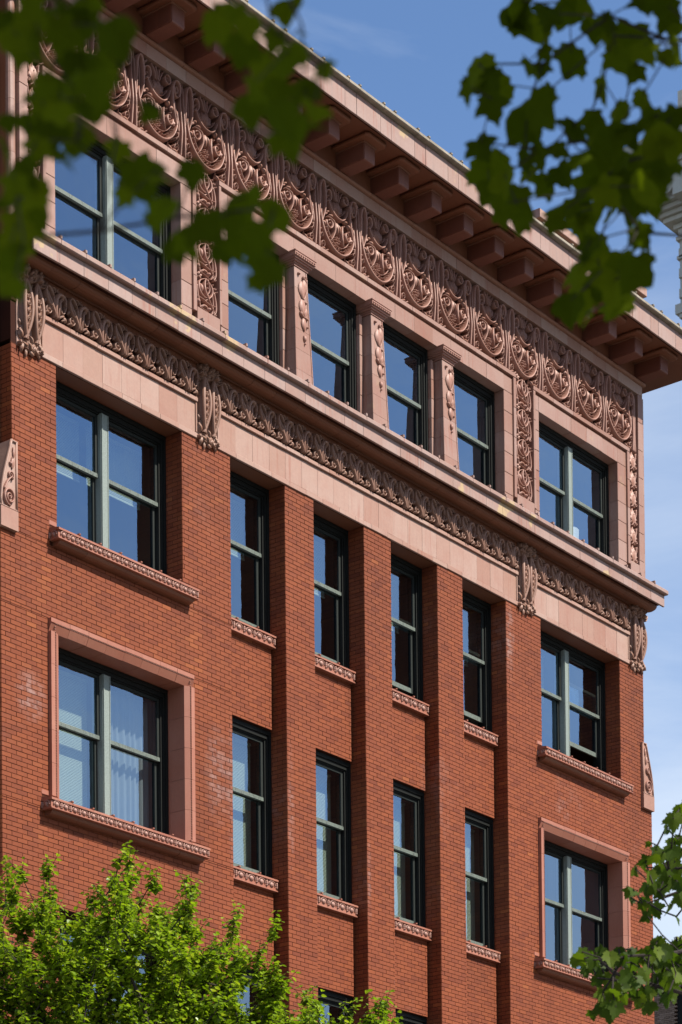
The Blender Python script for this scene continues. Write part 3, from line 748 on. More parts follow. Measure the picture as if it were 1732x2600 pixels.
# ---- great frieze of bowls and volutes
def frieze_unit(var):
    q = MB(.085, .64); P = 1.0913; r = random.Random(40+var); cx = .545; R = math.radians
    j = lambda s_: r.uniform(-s_, s_)
    # spire: two main stems with a dark slit, flanked by thin stems that spread at foot and head
    for sg in (-1, 1):
        q.rib(spl([(sg*.052, -.005), (sg*.040, .22), (sg*.034, .46), (sg*.036, .70), (sg*.034, .95), (sg*.018, 1.15)], 5), [.021, .018, .013, .010], [.09, .11, .075, .055])
        q.rib(spl([(sg*.105, .16), (sg*.080, .34), (sg*.074, .50), (sg*.10, .64)], 5), [.008, .013, .009], [.06, .075, .06])
    # long loop on the right of the spire, open in the middle
    q.rib(spl([(.055, .50), (.060, .80), (.070, 1.02), (.125, 1.135), (.190, 1.06), (.215, .86), (.200, .66), (.130, .45)], 6), [.016, .022, .026, .028, .026, .022, .015], [.09, .11, .12, .12, .11, .10, .08])
    q.rib(spl([(.125, 1.04), (.145, .92), (.150, .78), (.130, .62)], 4), [.008, .013, .008], .06)
    # round volute on the left of the next spire with a long tail
    X = P
    q.rib(ell(X-.145, .985, .078, .122, R(-60), R(280), 20), [.018, .026, .026, .020], [.10, .12, .12, .10])
    q.rib(ell(X-.140, .975, .028, .052, R(-60), R(280), 12), .012, .09)
    q.rib(spl([(X-.235, 1.02), (X-.238, .84), (X-.205, .64), (X-.150, .48), (X-.085, .36)], 5), [.020, .024, .022, .014], [.11, .11, .10, .08])
    q.rib(spl([(X-.165, .80), (X-.135, .66), (X-.085, .54)], 4), [.012, .015, .009], .07)
    # lower bowl: fat crescent, thin inner rim, beads between them
    q.rib(ell(cx, .590, .430, .515, R(172), R(368), 28), [.014, .020, .032, .042, .032, .020, .014], [.08, .10, .12, .125, .12, .10, .08])
    q.rib(ell(cx, .590, .325, .395, R(200), R(340), 22), [.007, .014, .007], .09)
    for i in range(13):
        t = R(206+128*i/12); q.bud(cx+.372*math.cos(t), .590+.448*math.sin(t), .016, .019, .10, k=6)
    # upper bowl with its curls
    q.rib(ell(cx+.01, 1.0, .262, .345, R(196), R(344), 20), [.014, .026, .032, .026, .014], [.09, .11, .125, .11, .09])
    q.rib(ell(cx+.01, 1.0, .205, .265, R(205), R(335), 16), [.006, .012, .006], .08)
    q.rib(ell(cx-.245, .955, .066, .090, R(-110), R(230), 18), [.016, .022, .018], [.09, .11, .09]); q.bud(cx-.240, .955, .020, .028, .085, k=6)
    q.rib(ell(cx+.215, 1.055, .055, .070, R(-200), R(120), 14), [.014, .019, .014], [.08, .10, .08])
    # lotus
    for a_, l, w in ((1.57, .24, .044), (1.02, .22, .030), (2.12, .22, .030)): q.leaf(cx+.005, .725, a_+j(.05), l, w, .11, 0, (1.57-a_)*.5)
    q.bud(cx+.085, .80, .030, .040, .085, k=6); q.bud(cx-.085, .80, .026, .036, .08, k=6)
    for dx in (-.075, -.02, .035, .09): q.rib(spl([(cx+dx*.5, .955), (cx+dx*.9, 1.05), (cx+dx*1.7, 1.16)], 4), [.010, .015, .010], [.06, .075, .06])
    q.leaf(.26, 1.10, .4+j(.2), .12, .024, .07, 0, .8); q.leaf(.86, 1.12, 3.6, .10, .022, .06, 0, -.8)
    # foliage of the lower bowl: two large curls, hanging leaves, a flower
    for (x, z, s_, sg, a0) in ((.315, .500, .088, 1, 2.9), (.775, .455, .084, -1, .3)):
        q.rib(spiral(x, z, s_, .040, .95*sg, a0, 1, 1.12), [.022, .028, .018], [.10, .12, .10]); q.bud(x+j(.006), z, .024, .026, .105, k=6)
    q.rib(spl([(.27, .600), (.40, .565), (.445, .44), (.40, .30), (.34, .225)], 5), [.012, .024, .027, .020, .009], [.09, .12, .12, .10, .08])
    q.rib(spl([(.66, .585), (.625, .46), (.64, .33), (.70, .24)], 5), [.012, .026, .024, .010], [.09, .12, .12, .08])
    q.leaf(.52, .60, -1.5+j(.1), .20, .034, .10, 0, .2); q.leaf(.57, .59, -1.1, .14, .024, .09, 0, -.5)
    for i in range(6): q.bud(.515+.050*math.cos(i*1.047), .285+.052*math.sin(i*1.047), .025, .026, .11, k=6)
    q.bud(.515, .285, .024, .024, .13, k=6)
    for x, z in ((.40, .205), (.62, .20), (.46, .175), (.56, .17), (.72, .60), (.84, .57)): q.bud(x+j(.01), z+j(.01), .026, .024, .09, 0, j(1), 6)
    for x, z, a_ in ((.20, .60, 1.0), (.24, .68, .2), (.33, .66, -.4), (.17, .50, -1.2), (.88, .62, 2.2), (.90, .48, -1.8), (.80, .68, 2.6)): q.leaf(x, z, a_+j(.3), .10, .026, .10, 0, j(1.2))
    # corner sprigs under the bowl
    for sx, x0 in ((1, .0), (-1, P)):
        for z, x, s_ in ((.235, .118, .030), (.095, .150, .048)):
            q.rib(ell(x0+sx*x, z, s_*.85, s_, R(-40) if sx > 0 else R(220), R(250) if sx > 0 else R(-70), 12), [.011, .016, .010], [.08, .10, .07])
        q.leaf(x0+sx*.10, .01, .55 if sx > 0 else math.pi-.55, .15, .026, .085, 0, sx*-.7)
        q.leaf(x0+sx*.22, .02, .35 if sx > 0 else math.pi-.35, .12, .022, .08, 0, sx*.7)
        q.bud(x0+sx*.105, .335, .022, .034, .08, k=6); q.bud(x0+sx*.15, .095, .015, .018, .10, k=6)
    return q.mesh('frieze_panel', M_orn, True, False)
gf = part('bowl_frieze')
gq = MB(); gq.box(.472, 16.988, .146, .175, 22.80, 23.95); obj('frieze_ground', gq, M_joint_gap, gf)
fus = [frieze_unit(0), frieze_unit(1), frieze_unit(2)]
for k in range(15): put('frieze_panel', fus[(k*2+k//3) % 3], gf, (.52+1.0913*k, .064, 22.782))
# the last spire at the right end
q = MB()
for pts, w in ((((0, 0), (0, .3), (-.004, .55), (0, .85), (0, 1.14)), .016), (((-.045, 0), (-.026, .3), (-.032, .55), (-.055, .82)), .013), (((.045, 0), (.026, .3), (.030, .55), (.03, .8), (.02, 1.08)), .013)):
    q.rib(spl(pts, 5), w, .08)
put('frieze_panel', q.mesh('frieze_panel', M_orn, True, False), gf, (16.89, .062, 22.782))

# ---- tapered pilasters between the attic windows
pil = part('pilasters'); pil.name = 'attic_pilaster'
def pilaster(parent, cx):
    zs = even(20.16, 22.20, .343)
    w = lambda z: .2275-(z-20.16)/2.05*.066
    yf = lambda z: -.10+(z-20.16)/2.05*.085
    for a, c in zip(zs, zs[1:]):
        q = MB(); a1, c1 = a+.002, c-.002
        vs = []
        for z in (a1, c1):
            W, Y = w(z), yf(z)
            vs += [(-W, .25, z), (-W, Y+.005, z), (-W+.005, Y, z), (W-.042, Y, z), (W-.040, Y+.010, z), (W-.030, Y+.010, z), (W-.028, Y, z), (W-.005, Y, z), (W, Y+.005, z), (W, .25, z)]
        n = 10
        q.add(vs, [(i, (i+1) % n, n+(i+1) % n, n+i) for i in range(n)]+[tuple(range(n))[::-1], tuple(range(n, 2*n))])
        obj('pilaster_block', q, M_attic, parent, (cx, 0, 0))
        # narrow backing strip beside the pilaster
        for sx in (-1, 1):
            panel(parent, 'pilaster_block', cx+(-.285 if sx < 0 else .215), cx+(-.215 if sx < 0 else .285), .13, .25, a1, c1, M_attic)
    q = MB(); Y = .0
    q.leaf(-.01, 21.98, -1.57, .27, .085, .055, yf(21.9), .25); q.leaf(.03, 22.02, -1.3, .22, .05, .06, yf(21.9), -.5)
    q.rib(spiral(.06, 22.06, .045, .01, 1.3, 0), .012, .045, yf(22.0)); q.bud(-.07, 22.10, .026, .026, .05, yf(22.1))
    q.rib(spl([(.10, 22.05), (.10, 21.9), (.07, 21.78), (.02, 21.70)], 4), .013, .045, yf(21.9))
    q.leaf(-.02, 21.68, -1.57, .26, .075, .055, yf(21.6), .35); q.leaf(.05, 21.56, -1.57, .16, .045, .055, yf(21.5), -.5)
    q.bud(.07, 21.66, .026, .026, .05, yf(21.6)); q.bud(-.06, 21.45, .030, .030, .045, yf(21.4)); q.bud(.09, 21.40, .03, .022, .05, yf(21.4))
    q.rib(spl([(-.07, 21.44), (.0, 21.40), (.06, 21.42)], 4), .012, .045, yf(21.4))
    q.leaf(.0, 21.38, -1.57, .20, .055, .05, yf(21.3), .3); q.bud(.10, 21.27, .014, .018, .04, yf(21.3)); q.bud(.02, 21.06, .038, .058, .045, yf(21.1)); q.bud(.02, 20.97, .014, .016, .04, yf(21.0))
    obj('drop_ornament', q, M_orn, parent, (cx, -.002, 0), True, False, False)
    q = MB()
    for z0, z1, e, yf_ in ((22.205, 22.235, .015, -.03), (22.235, 22.262, .030, -.045), (22.262, 22.29, .060, -.075), (22.29, 22.315, .085, -.10)): q.box(-.163-e, .163+e, yf_, .25, z0, z1-.001)
    q.cbox(-.262, .262, -.125, .25, 22.315, 22.38, .004); q.cbox(-.272, .272, -.135, .25, 22.381, 22.40, .004)
    for i in range(9): q.bud(-.225+.056*i, 22.348, .022, .022, .018, -.125, 0, 6)
    obj('capital', q, M_orn, parent, (cx, 0, 0))
for cx in (6.612, 8.638, 10.665): pilaster(pil, cx)

# ---- cornice
cor = part('cornice')
blocks(cor, 'band_block', rect(-.034, .175, 23.957, 24.15, .003), even(.30, 17.16, .445), M_terra, .004)
blocks(cor, 'torus_block', [(.175, 24.152), (-.045, 24.152), (-.075, 24.160), (-.095, 24.180), (-.095, 24.200), (-.075, 24.215), (.175, 24.219)], even(.25, 17.21, .58), M_bullt, .004)
q = MB(); q.box(.25, 17.21, -.03, .30, 24.220, 24.575); obj('cornice_wall', q, M_brown, cor)
BX = [17.025-.933*k for k in range(19)]
def bracket_meshes():
    q = MB(); w = .1475; y0, y1 = -.615, .0; z0, z1 = 24.215, 24.485; c = .028
    prof = [(y1, z0), (y0+c, z0), (y0+c*.3, z0+c*.3), (y0, z0+c), (y0, z1), (y1, z1)]
    q.prism(prof, -w+.012, w-.012); q.prism([(y1, z0+.012), (y0+c+.012, z0+.012), (y0+.012, z0+c+.012), (y0+.012, z1), (y1, z1)], -w, w)
    a = q.mesh('bracket', M_brack)
    q = MB(); q.box(-w-.018, w+.018, y0-.018, 0, z1+.001, z1+.018); bmesh_ = q.mesh('fillet', M_bullt)
    q = MB(); ox, oy = w+.125, y0-.175
    n = 7; rings = []
    for i in range(n):
        t = math.pi*i/(n-1)-math.pi/2; rr = .036; dz = z1+.056+rr*math.sin(t); e = rr*(math.cos(t)-1)
        rings.append((ox+e, oy-e, dz))
    vs = []
    for X, Y, Z in rings: vs += [(-X, 0, Z), (-X, Y+.05, Z), (-X+.05, Y, Z), (X-.05, Y, Z), (X, Y+.05, Z), (X, 0, Z)]
    fs = [(i*6+j, i*6+(j+1) % 6, (i+1)*6+(j+1) % 6, (i+1)*6+j) for i in range(n-1) for j in range(6)]+[tuple(range(6))[::-1], tuple(range((n-1)*6, n*6))]
    q.add(vs, fs); c_ = q.mesh('cap_moulding', M_brown)
    return a, bmesh_, c_
bm_, bf_, bc_ = bracket_meshes()
for i, x in enumerate(BX):
    put('bracket', bm_, cor, (x, 0, 0)); put('fillet', bf_, cor, (x, 0, 0)); put('cap_moulding', bc_, cor, (x, 0, 0))
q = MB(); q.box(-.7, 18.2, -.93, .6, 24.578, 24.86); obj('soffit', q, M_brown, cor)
fe = []
for x in reversed(BX): fe += [x-.155, x+.145]
fe = [fe[0]-.62, *fe, fe[-1]+.63, fe[-1]+.93]
blocks(cor, 'fascia_block', rect(-.96, -.93, 24.51, 24.868, .006), fe, M_sillt, .008)
q = MB(); q.box(-.7, 18.2, -.932, -.90, 24.515, 24.578); obj('fascia_core', q, M_joint_gap, cor)
blocks(cor, 'coping_tile', [(.3, 24.872), (-1.035, 24.872), (-1.05, 24.885), (-1.05, 24.925), (-1.035, 24.94), (.3, 24.99)], fe, M_tile, .006)
for x in fe[1:-1]: panel(cor, 'seam_ridge', x-.022, x+.022, -1.056, -.5, 24.938, 24.976, M_tile, .01)
for a, c in ((17.40, 18.18), (-.72, -.2)):
    q = MB(); q.box(a, c, -.895, .6, 24.51, 24.577) if False else None
# ---- raised parapet at the right-hand end and roof
par = part('parapet')
def parapet_run(x0, x1, zt):
    blocks(par, 'coping_block', rect(-.11, .35, zt-.165, zt, .01), even(x0, x1, .79), M_terra, .008)
    blocks(par, 'parapet_block', rect(-.02, .30, 24.99, zt-.168, .01), even(x0+.10, x1-.10, .75), M_brown, .008)
parapet_run(13.50, 17.27, 26.11)
parapet_run(-.01, 3.76, 26.11)
q = MB(); q.box(3.7, 13.6, .0, .3, 24.99, 25.5); obj('parapet_wall', q, M_brown, par)
q = MB(); q.box(.2, 17.1, .3, 9.0, 24.58, 24.9); obj('roof', q, M_joint_gap, par)

# ---- consoles on the shoulders
def console(x_in, x_out, name='corner_console'):
    sg = 1 if x_out > x_in else -1; W = abs(x_out-x_in)
    root = empty(name); root.parent = BLD; root.location = (-8.63, 0, 0)
    prof = [(0, 15.875), (W, 15.875), (W, 16.15), (W*.985, 16.28), (W*.93, 16.45), (W*.82, 16.62), (W*.70, 16.76), (W*.56, 16.92), (W*.44, 17.05), (W*.36, 17.15), (0, 17.15)]
    P = lambda l: [(x_in+sg*x, z) for x, z in l]
    q = MB(); q.yprism(P(prof), -.035, .30); obj('console_body', q, M_terra, root)
    q = MB(); q.yprism(P(prof[:3]+[(0, 16.15)]), -.062, -.0355); obj('console_base', q, M_terra, root)
    edge = [(x-.014, z) for x, z in prof[2:10]]
    q = MB(); q.rib(P(edge), .016, .028, -.035); q.rib(P([(.016, 16.15), (.016, 17.14)]), .016, .028, -.035)
    q.rib(P([(0, 16.165), (W, 16.165)]), .014, .028, -.035); q.rib(P([(0, 17.135), (W*.36, 17.135)]), .014, .028, -.035); obj('console_border', q, M_terra, root, (0, 0, 0), True, False, False)
    q = MB()
    q.rib(spiral(x_in+sg*W*.48, 16.32, .115, .014, 2.0*sg, -1.57, 1, 1.15), [.016, .012], [.05, .04], -.035); q.bud(x_in+sg*W*.48, 16.32, .022, .024, .05, -.035)
    q.rib(P(spl([(W*.80, 16.40), (W*.62, 16.52), (W*.42, 16.60)], 4)), .014, .045, -.035)
    q.rib(spiral(x_in+sg*W*.42, 16.63, .055, .01, -1.5*sg, -1.0, 1, 1.1), [.013, .010], .045, -.035)
    q.leaf(x_in+sg*W*.30, 16.74, 1.5, .16, .03, .045, -.035, .3); q.bud(x_in+sg*W*.40, 16.80, .028, .030, .045, -.035)
    q.bud(x_in+sg*W*.24, 17.0, .018, .05, .035, -.035); q.leaf(x_in+sg*W*.22, 16.9, 1.6, .14, .018, .04, -.035, .2)
    obj('console_scroll', q, M_orn, root, (0, 0, 0), True, False, False)
console(.205, -.13); console(16.985, 17.305+.07)

# ---- windows
def window(xa, xb, za, zb, yf, units, name='window', open_low=None, fw=.115):
    """double-hung sashes; units = list of (x0,x1) lights"""
    w = empty(name); w.parent = BLD; w.location = (-8.63, 0, 0)
    hw = .15
    q = MB()
    for x0, x1 in ((xa, xa+fw), (xb-fw, xb)):
        e0, e1 = (x0, x1)
        q.box(e0, e1, yf+.02, yf+.20, za, zb)
    for k_, (d, y) in enumerate(((.045, yf-.03), (.085, yf-.005))):
        q.box(xa+.001*k_, xa+d, y, yf+.02-.001*k_, za, zb-.001*k_); q.box(xb-d, xb-.001*k_, y, yf+.02-.001*k_, za, zb-.001*k_)
        q.box(xa+d, xb-d, y, yf+.019, zb-d*1.5, zb-.002)
    q.box(xa+fw, xb-fw, yf+.02, yf+.20, zb-hw, zb)
    q.box(xa+fw, xb-fw, yf+.02, yf+.20, za, za+.05)
    obj('frame', q, M_dark, w)
    for (a0, a1), (b0, b1) in zip(units, units[1:]):
        q = MB(); q.box(a1, b0, yf-.02, yf+.20, za+.02, zb-.14)
        q.box(a1+.02, b0-.02, yf-.032, yf-.0205, za+.02, zb-.14); q.box(a1+.008, a1+.022, yf-.04, yf-.0205, za+.021, zb-.141); q.box(b0-.022, b0-.008, yf-.04, yf-.0205, za+.021, zb-.141)
        obj('mullion', q, M_mull, w)
    zm = za+(zb-za)*.535
    for iu, (x0, x1) in enumerate(units):
        up = .0
        if open_low and iu in open_low: up = open_low[iu]
        # outer (upper) sash
        ys, z0, z1 = yf+.045, zm-.035, zb-hw+.01; st = .05
        q = MB(); q.box(x0, x0+st, ys, ys+.04, z0+.07, z1); q.box(x1-st, x1, ys, ys+.04, z0+.07, z1); q.box(x0+st, x1-st, ys, ys+.04, z1-.055, z1)
        obj('upper_sash', q, M_sash, w)
        q = MB(); q.box(x0, x1, ys-.010, ys+.04, z0+.012, z0+.07); obj('meeting_rail', q, M_paint, w)
        q = MB(); q.box(x0+st, x1-st, ys+.016, ys+.022, z0+.07, z1-.055); obj('pane', q, M_glass, w)
        # inner (lower) sash
        ys, z0, z1 = yf+.095, za+.05+up, zm+.02+up; st = .055
        q = MB(); q.box(x0, x0+st, ys, ys+.04, z0, z1); q.box(x1-st, x1, ys, ys+.04, z0, z1); q.box(x0+st, x1-st, ys, ys+.04, z1-.05, z1); 
        obj('lower_sash', q, M_sash, w)
        q = MB(); q.box(x0+st, x1-st, ys, ys+.04, z0, z0+.08); obj('bottom_rail', q, M_paint, w)
        q = MB(); q.box(x0+st, x1-st, ys+.016, ys+.022, z0+.08, z1-.05); obj('pane', q, M_glass, w)
    return w
YF = .355
def dbl(ab, za, zb, yf, mull=.155, **kw):
    a, c = ab; m_ = (a+c)/2; o = .115
    return window(a, c, za, zb, yf, [(a+o, m_-mull/2), (m_+mull/2, c-o)], **kw)
dbl(WL, S6+.06, H6, YF); dbl(WR, S6+.06, H6, YF, open_low={1: .42})
dbl((WL[0], WL[1]), S5+.06, H5, YF); dbl(WR, S5+.06, H5, YF)
dbl(WL, S4+.06, H4, YF); dbl(WR, S4+.06, H4, YF)
lifts = {2: .10, 3: .14}
for i, (a, c) in enumerate(BAYS):
    window(a, c, 16.22, H6, YF, [(a+.125, c-.125)], open_low={0: lifts[i]} if i in lifts else None)
    window(a, c, 12.28, HM5, YF, [(a+.125, c-.125)]); window(a, c, 8.38, HM4, YF, [(a+.125, c-.125)])
YA = .235
dbl(AOP[0], 20.17, HA, YA); dbl(AOP[2], 20.17, HA, YA)
pe = [4.841, 6.612, 8.638, 10.665, 12.42]
AW = [(4.841, 6.612-.285), (6.612+.285, 8.638-.285), (8.638+.285, 10.665-.285), (10.665+.285, 12.42)]
for a, c in AW: window(a, c, 20.17, HA, YA, [(a+.115, c-.115)])

# ---- window sills
def egg_run(q, x0, x1, pitch, y, zc, h):
    n = max(1, round((x1-x0)/pitch)); p = (x1-x0)/n
    for i in range(n):
        x = x0+(i+.5)*p
        q.bud(x, zc, p*.23, h*.40, .032, y); q.rib(ell(x, zc, p*.33, h*.48, math.radians(-20), math.radians(200), 12), .010, .022, y)
        q.rib([(x+p*.5, zc-h*.46), (x+p*.5, zc), (x+p*.5, zc+h*.44)], [.008, .016, .010], .024, y)
        for dz in (-.28, .26): q.bud(x+p*.5, zc+dz*h, p*.10, h*.14, .026, y, 0, 6)
def big_sill(x0, x1, zt, yfr, m_=M_frame5):
    s_ = empty('window_sill'); s_.parent = BLD; s_.location = (-8.63, 0, 0)
    zb = zt-.155
    top = [(.33, zt-.036), (yfr-.012, zt-.036), (yfr-.012, zt-.008), (yfr, zt), (0, zt+.03), (.33, zt+.075)]
    e = even(x0-.015, x1+.015, .44)
    blocks(s_, 'sill_block', top, e, m_, .004)
    for x in e[1:-1]: panel(s_, 'seam_ridge', x-.016, x+.016, yfr-.018, -.02, zt+.004, zt+.030, m_, .008)
    q = MB(); q.cbox(x0, x1, yfr+.018, .0, zb+.02, zt-.038, .003); obj('sill_fascia', q, m_, s_)
    q = MB(); egg_run(q, x0+.012, x1-.012, .186, yfr+.018, (zb+zt)/2-.009, .098)
    # the same moulding on the short left return
    r2 = MB(); egg_run(r2, 0, -yfr-.02, .16, 0, (zb+zt)/2-.009, .098)
    q.add([(x0+y, yfr+.018+x, z) for x, y, z in r2.v], r2.f)
    obj('egg_moulding', q, M_orn, s_, (0, 0, 0), True, False, False)
    blocks(s_, 'sill_fillet', rect(yfr, 0, zb, zb+.019, .004), [x0-.01, x1+.01], m_, 0)
    cove = [(0, zb-.068), (-.03, zb-.068), (-.075, zb-.062), (-.115, zb-.045), (-.138, zb-.018), (-.14, zb-.001), (0, zb-.001)]
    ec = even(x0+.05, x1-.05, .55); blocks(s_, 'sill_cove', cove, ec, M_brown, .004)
    # left closer of the sill let into the wall
    panel(s_, 'sill_ear', x0-.015, x0+.14, -.006, .3, zt+.078, zt+.145, m_)
    return s_
big_sill(.885, 3.87, 16.135, -.185); big_sill(13.385, 16.38, 16.135, -.185)
big_sill(.70, 4.06, 12.235, -.192); big_sill(13.21, 16.56, 12.235, -.192)
big_sill(.885, 3.87, 8.25, -.185); big_sill(13.385, 16.38, 8.25, -.185)
for zt in (16.15, 12.245, 8.35):
    for a, c in BAYS:
        s_ = empty('window_sill'); s_.parent = BLD; s_.location = (-8.63, 0, 0); x1 = c-.04
        top = [(.36, zt-.034), (.165, zt-.034), (.165, zt-.008), (.178, zt), (.28, zt+.03), (.36, zt+.06)]
        e = [a+.002, a+.35, a+.85, x1]
        blocks(s_, 'sill_block', top, e, M_frame5, .004)
        for x in e[1:-1]: panel(s_, 'seam_ridge', x-.016, x+.016, .160, .30, zt+.004, zt+.032, M_frame5, .008)
        q = MB(); q.cbox(a+.003, x1, .195, .30, zt-.175, zt-.036, .003); obj('sill_fascia', q, M_frame5, s_)
        q = MB(); egg_run(q, a+.03, x1-.02, .226, .195, zt-.10, .112); obj('egg_moulding', q, M_orn, s_, (0, 0, 0), True, False, False)
        blocks(s_, 'sill_fillet', rect(.178, .30, zt-.195, zt-.177, .004), [a+.003, x1], M_frame5, 0)
# ---- moulded surrounds of the fifth-storey end windows
def surround(x0, x1, o0, o1, zo, zt):
    s_ = empty('window_surround'); s_.parent = BLD; s_.location = (-8.63, 0, 0)
    z0 = 12.31
    # profile across the jamb: outer band, bead channel, splay to the opening
    def jamb_prof(xo, xi):
        sg = 1 if xi > xo else -1
        return [(xo, .05), (xo, -.064), (xo+sg*.075, -.064), (xo+sg*.080, -.045), (xo+sg*.098, -.045), (xo+sg*.104, -.060), (xi, -.006), (xi, .34), (xi-sg*.05, .34), (xi-sg*.05, .05)]
    for xo, xi in ((x0, o0), (x1, o1)):
        for a, c in zip(even(z0, zt-.19, .46), even(z0, zt-.19, .46)[1:]):
            q = MB(); q.vprism(jamb_prof(xo, xi), a+.002, c-.002); obj('surround_block', q, M_frame5, s_)
    hp = [(.05, zt), (-.064, zt), (-.064, zt-.060), (-.045, zt-.064), (-.045, zt-.080), (-.058, zt-.086), (-.006, zo), (.34, zo), (.34, zo+.05), (.05, zo+.05)]
    blocks(s_, 'surround_block', hp, even(x0+.002, x1-.002, .385), M_frame5, .004)
    def bead(q): tag(obj('bead_moulding', q, M_orn, s_, (0, 0, 0), True, False, False), None, None, None, 'stuff')
    q = MB(); n = 84
    for i in range(n+1): q.bud(x0+.10+(x1-x0-.20)*i/n, zt-.072, .0125, .0125, .022, -.045, 0, 6)
    bead(q); m2 = int((zt-.1-z0)/.036)
    for xo, sg in ((x0, 1), (x1, -1)):
        q = MB()
        for i in range(m2): q.bud(xo+sg*.089, z0+.02+.036*i, .012, .0125, .022, -.045, 0, 6)
        bead(q)
surround(.835, 3.895, 1.035, 3.722, H5, 14.86); surround(13.37, 16.43, 13.53, 16.25, H5, 14.86)
# ---- floors, ceilings and inner walls seen through the panes
inn = part('interior')
q = MB()
for z in (7.6, 11.55, 15.5, 19.35): q.box(.4, 16.9, .58, 8.8, z, z+.30)
q.box(.4, 16.9, .45, 8.8, 24.2, 24.5); obj('floor_slab', q, M_ceiling, inn)
q = MB()
for x in (4.35, 12.75): q.box(x-.06, x+.06, .45, 8.7, 7.5, 24.2)
q.box(.3, 17.0, 8.7, 9.0, 0, 24.55)
for z0, z1 in ((S4, H4), (S5, H5), (S6, H6)):
    pass
obj('inner_wall', q, M_interior, inn)

# ================================================================== BLINDS AND CURTAINS
def blind(xa, xb, zt, zb, y, label, group=None):
    o = empty('window_blind', ((xa+xb)/2, y, zt)); tag(o, label, 'blind', group)
    q = MB(); q.box(xa-(xa+xb)/2, xb-(xa+xb)/2, -.02, .02, -.04, 0); obj('head_rail', q, M_blind, o)
    q = MB(); z = -.055; hw = (xb-xa)/2
    while z > zb-zt+.02:
        q.add([(-hw, -.005, z-.012), (hw, -.005, z-.012), (hw, .005, z+.0105), (-hw, .005, z+.0105)], [(0, 1, 2, 3)]); z -= .0225
    tag(obj('slat', q, M_blind, o, recalc=False), None, None, None, 'stuff')
    q = MB(); q.box(-hw, hw, -.012, .012, zb-zt, zb-zt+.02); obj('bottom_rail', q, M_blind, o)
ORD = ['first', 'second', 'third', 'fourth']
for i, (a, c) in enumerate(BAYS):
    blind(a+.10, c-.10, H6-.16, 17.50, .77, f'half lowered blind in {ORD[i]} narrow window from left, row directly under pink lintel band')
    blind(a+.10, c-.10, HM5-.14, 12.36, .68, f'fully lowered slatted blind in {ORD[i]} narrow window from left, lower brick row')
blind(WL[0]+.1, 2.30, H6-.16, 17.50, .78, 'half lowered blind behind left light of large window beneath leftmost lintel panel')
blind(2.45, WL[1]-.1, H6-.16, 17.52, .78, 'half lowered blind behind right light of large window beneath leftmost lintel panel')
blind(WR[0]+.1, 14.80, H6-.16, 17.50, .78, 'half lowered blind behind left light of large window with raised sash')
blind(WL[0]+.1, 2.30, H5-.16, 12.36, .66, 'fully lowered pale blind in large window with moulded surround above the leafy tree')
def curtain(xa, xb, zt, zb, y, label, amp=.035, n=60, waves=9):
    q = MB(); vs = []
    for i in range(n+1):
        x = xa+(xb-xa)*i/n; yy = y+amp*math.sin(i/n*waves*6.283+.7*math.sin(i*.31))
        vs += [(x, yy, zb), (x, yy*1.0, (zb+zt)/2), (x, y+(yy-y)*.6, zt)]
    q.add(vs, [(i*3+j, i*3+3+j, i*3+4+j, i*3+1+j) for i in range(n) for j in range(2)])
    tag(obj('curtain', q, M_curtain, None, (0, 0, 0), True, False, False), label, 'curtain')
curtain(2.46, WL[1]-.1, H5-.16, 12.36, .66, 'sheer white curtain behind right light of window with moulded surround above leafy tree')
q = MB(); n = 14; vs = []
for i in range(n+1):
    t = i/n; top = 21.25-.35*t-.1*math.sin(t*5); lo = 20.28+.25*t
    x = 15.02+.62*t
    for j in range(5): vs.append((x, .52+.03*math.sin(i*1.1+j*.5), lo+(top-lo)*j/4))
q.add(vs, [(i*5+j, i*5+5+j, i*5+6+j, i*5+1+j) for i in range(n) for j in range(4)])
M_white = cloth_mat('white_cloth', (.85, .86, .86), .15)
tag(obj('curtain', q, M_white, None, (0, 0, 0), True, False, False), 'bunched white cloth hanging in top storey window beside the right corner', 'curtain')

# ================================================================== NEIGHBOURS
nb = empty('neighbour_building', (-4, .2, 0)); tag(nb, 'narrow sliver of tan and white brick building left of the red one', 'building')
q = MB(); q.box(-8, XLL-.02, .207, 9, 0, ZSH); q.box(-8, XL-.0, .227, 9, ZSH, 30)
obj('wall', q, M_mortar, nb, (4, -.2, 0))
q = MB(); lay(q, -1.2, XL-.003, ZSH+.02, 24.6, (), front(.22)); tag(obj('brick', q, M_tan, nb, (4, -.2, 0), tint=True), None, None, None, 'stuff')
q = MB(); lay(q, -1.6, XLL-.003, 9.0, ZSH, (), front(.20)); tag(obj('brick', q, M_whitebrick, nb, (4, -.2, 0), tint=True), None, None, None, 'stuff')

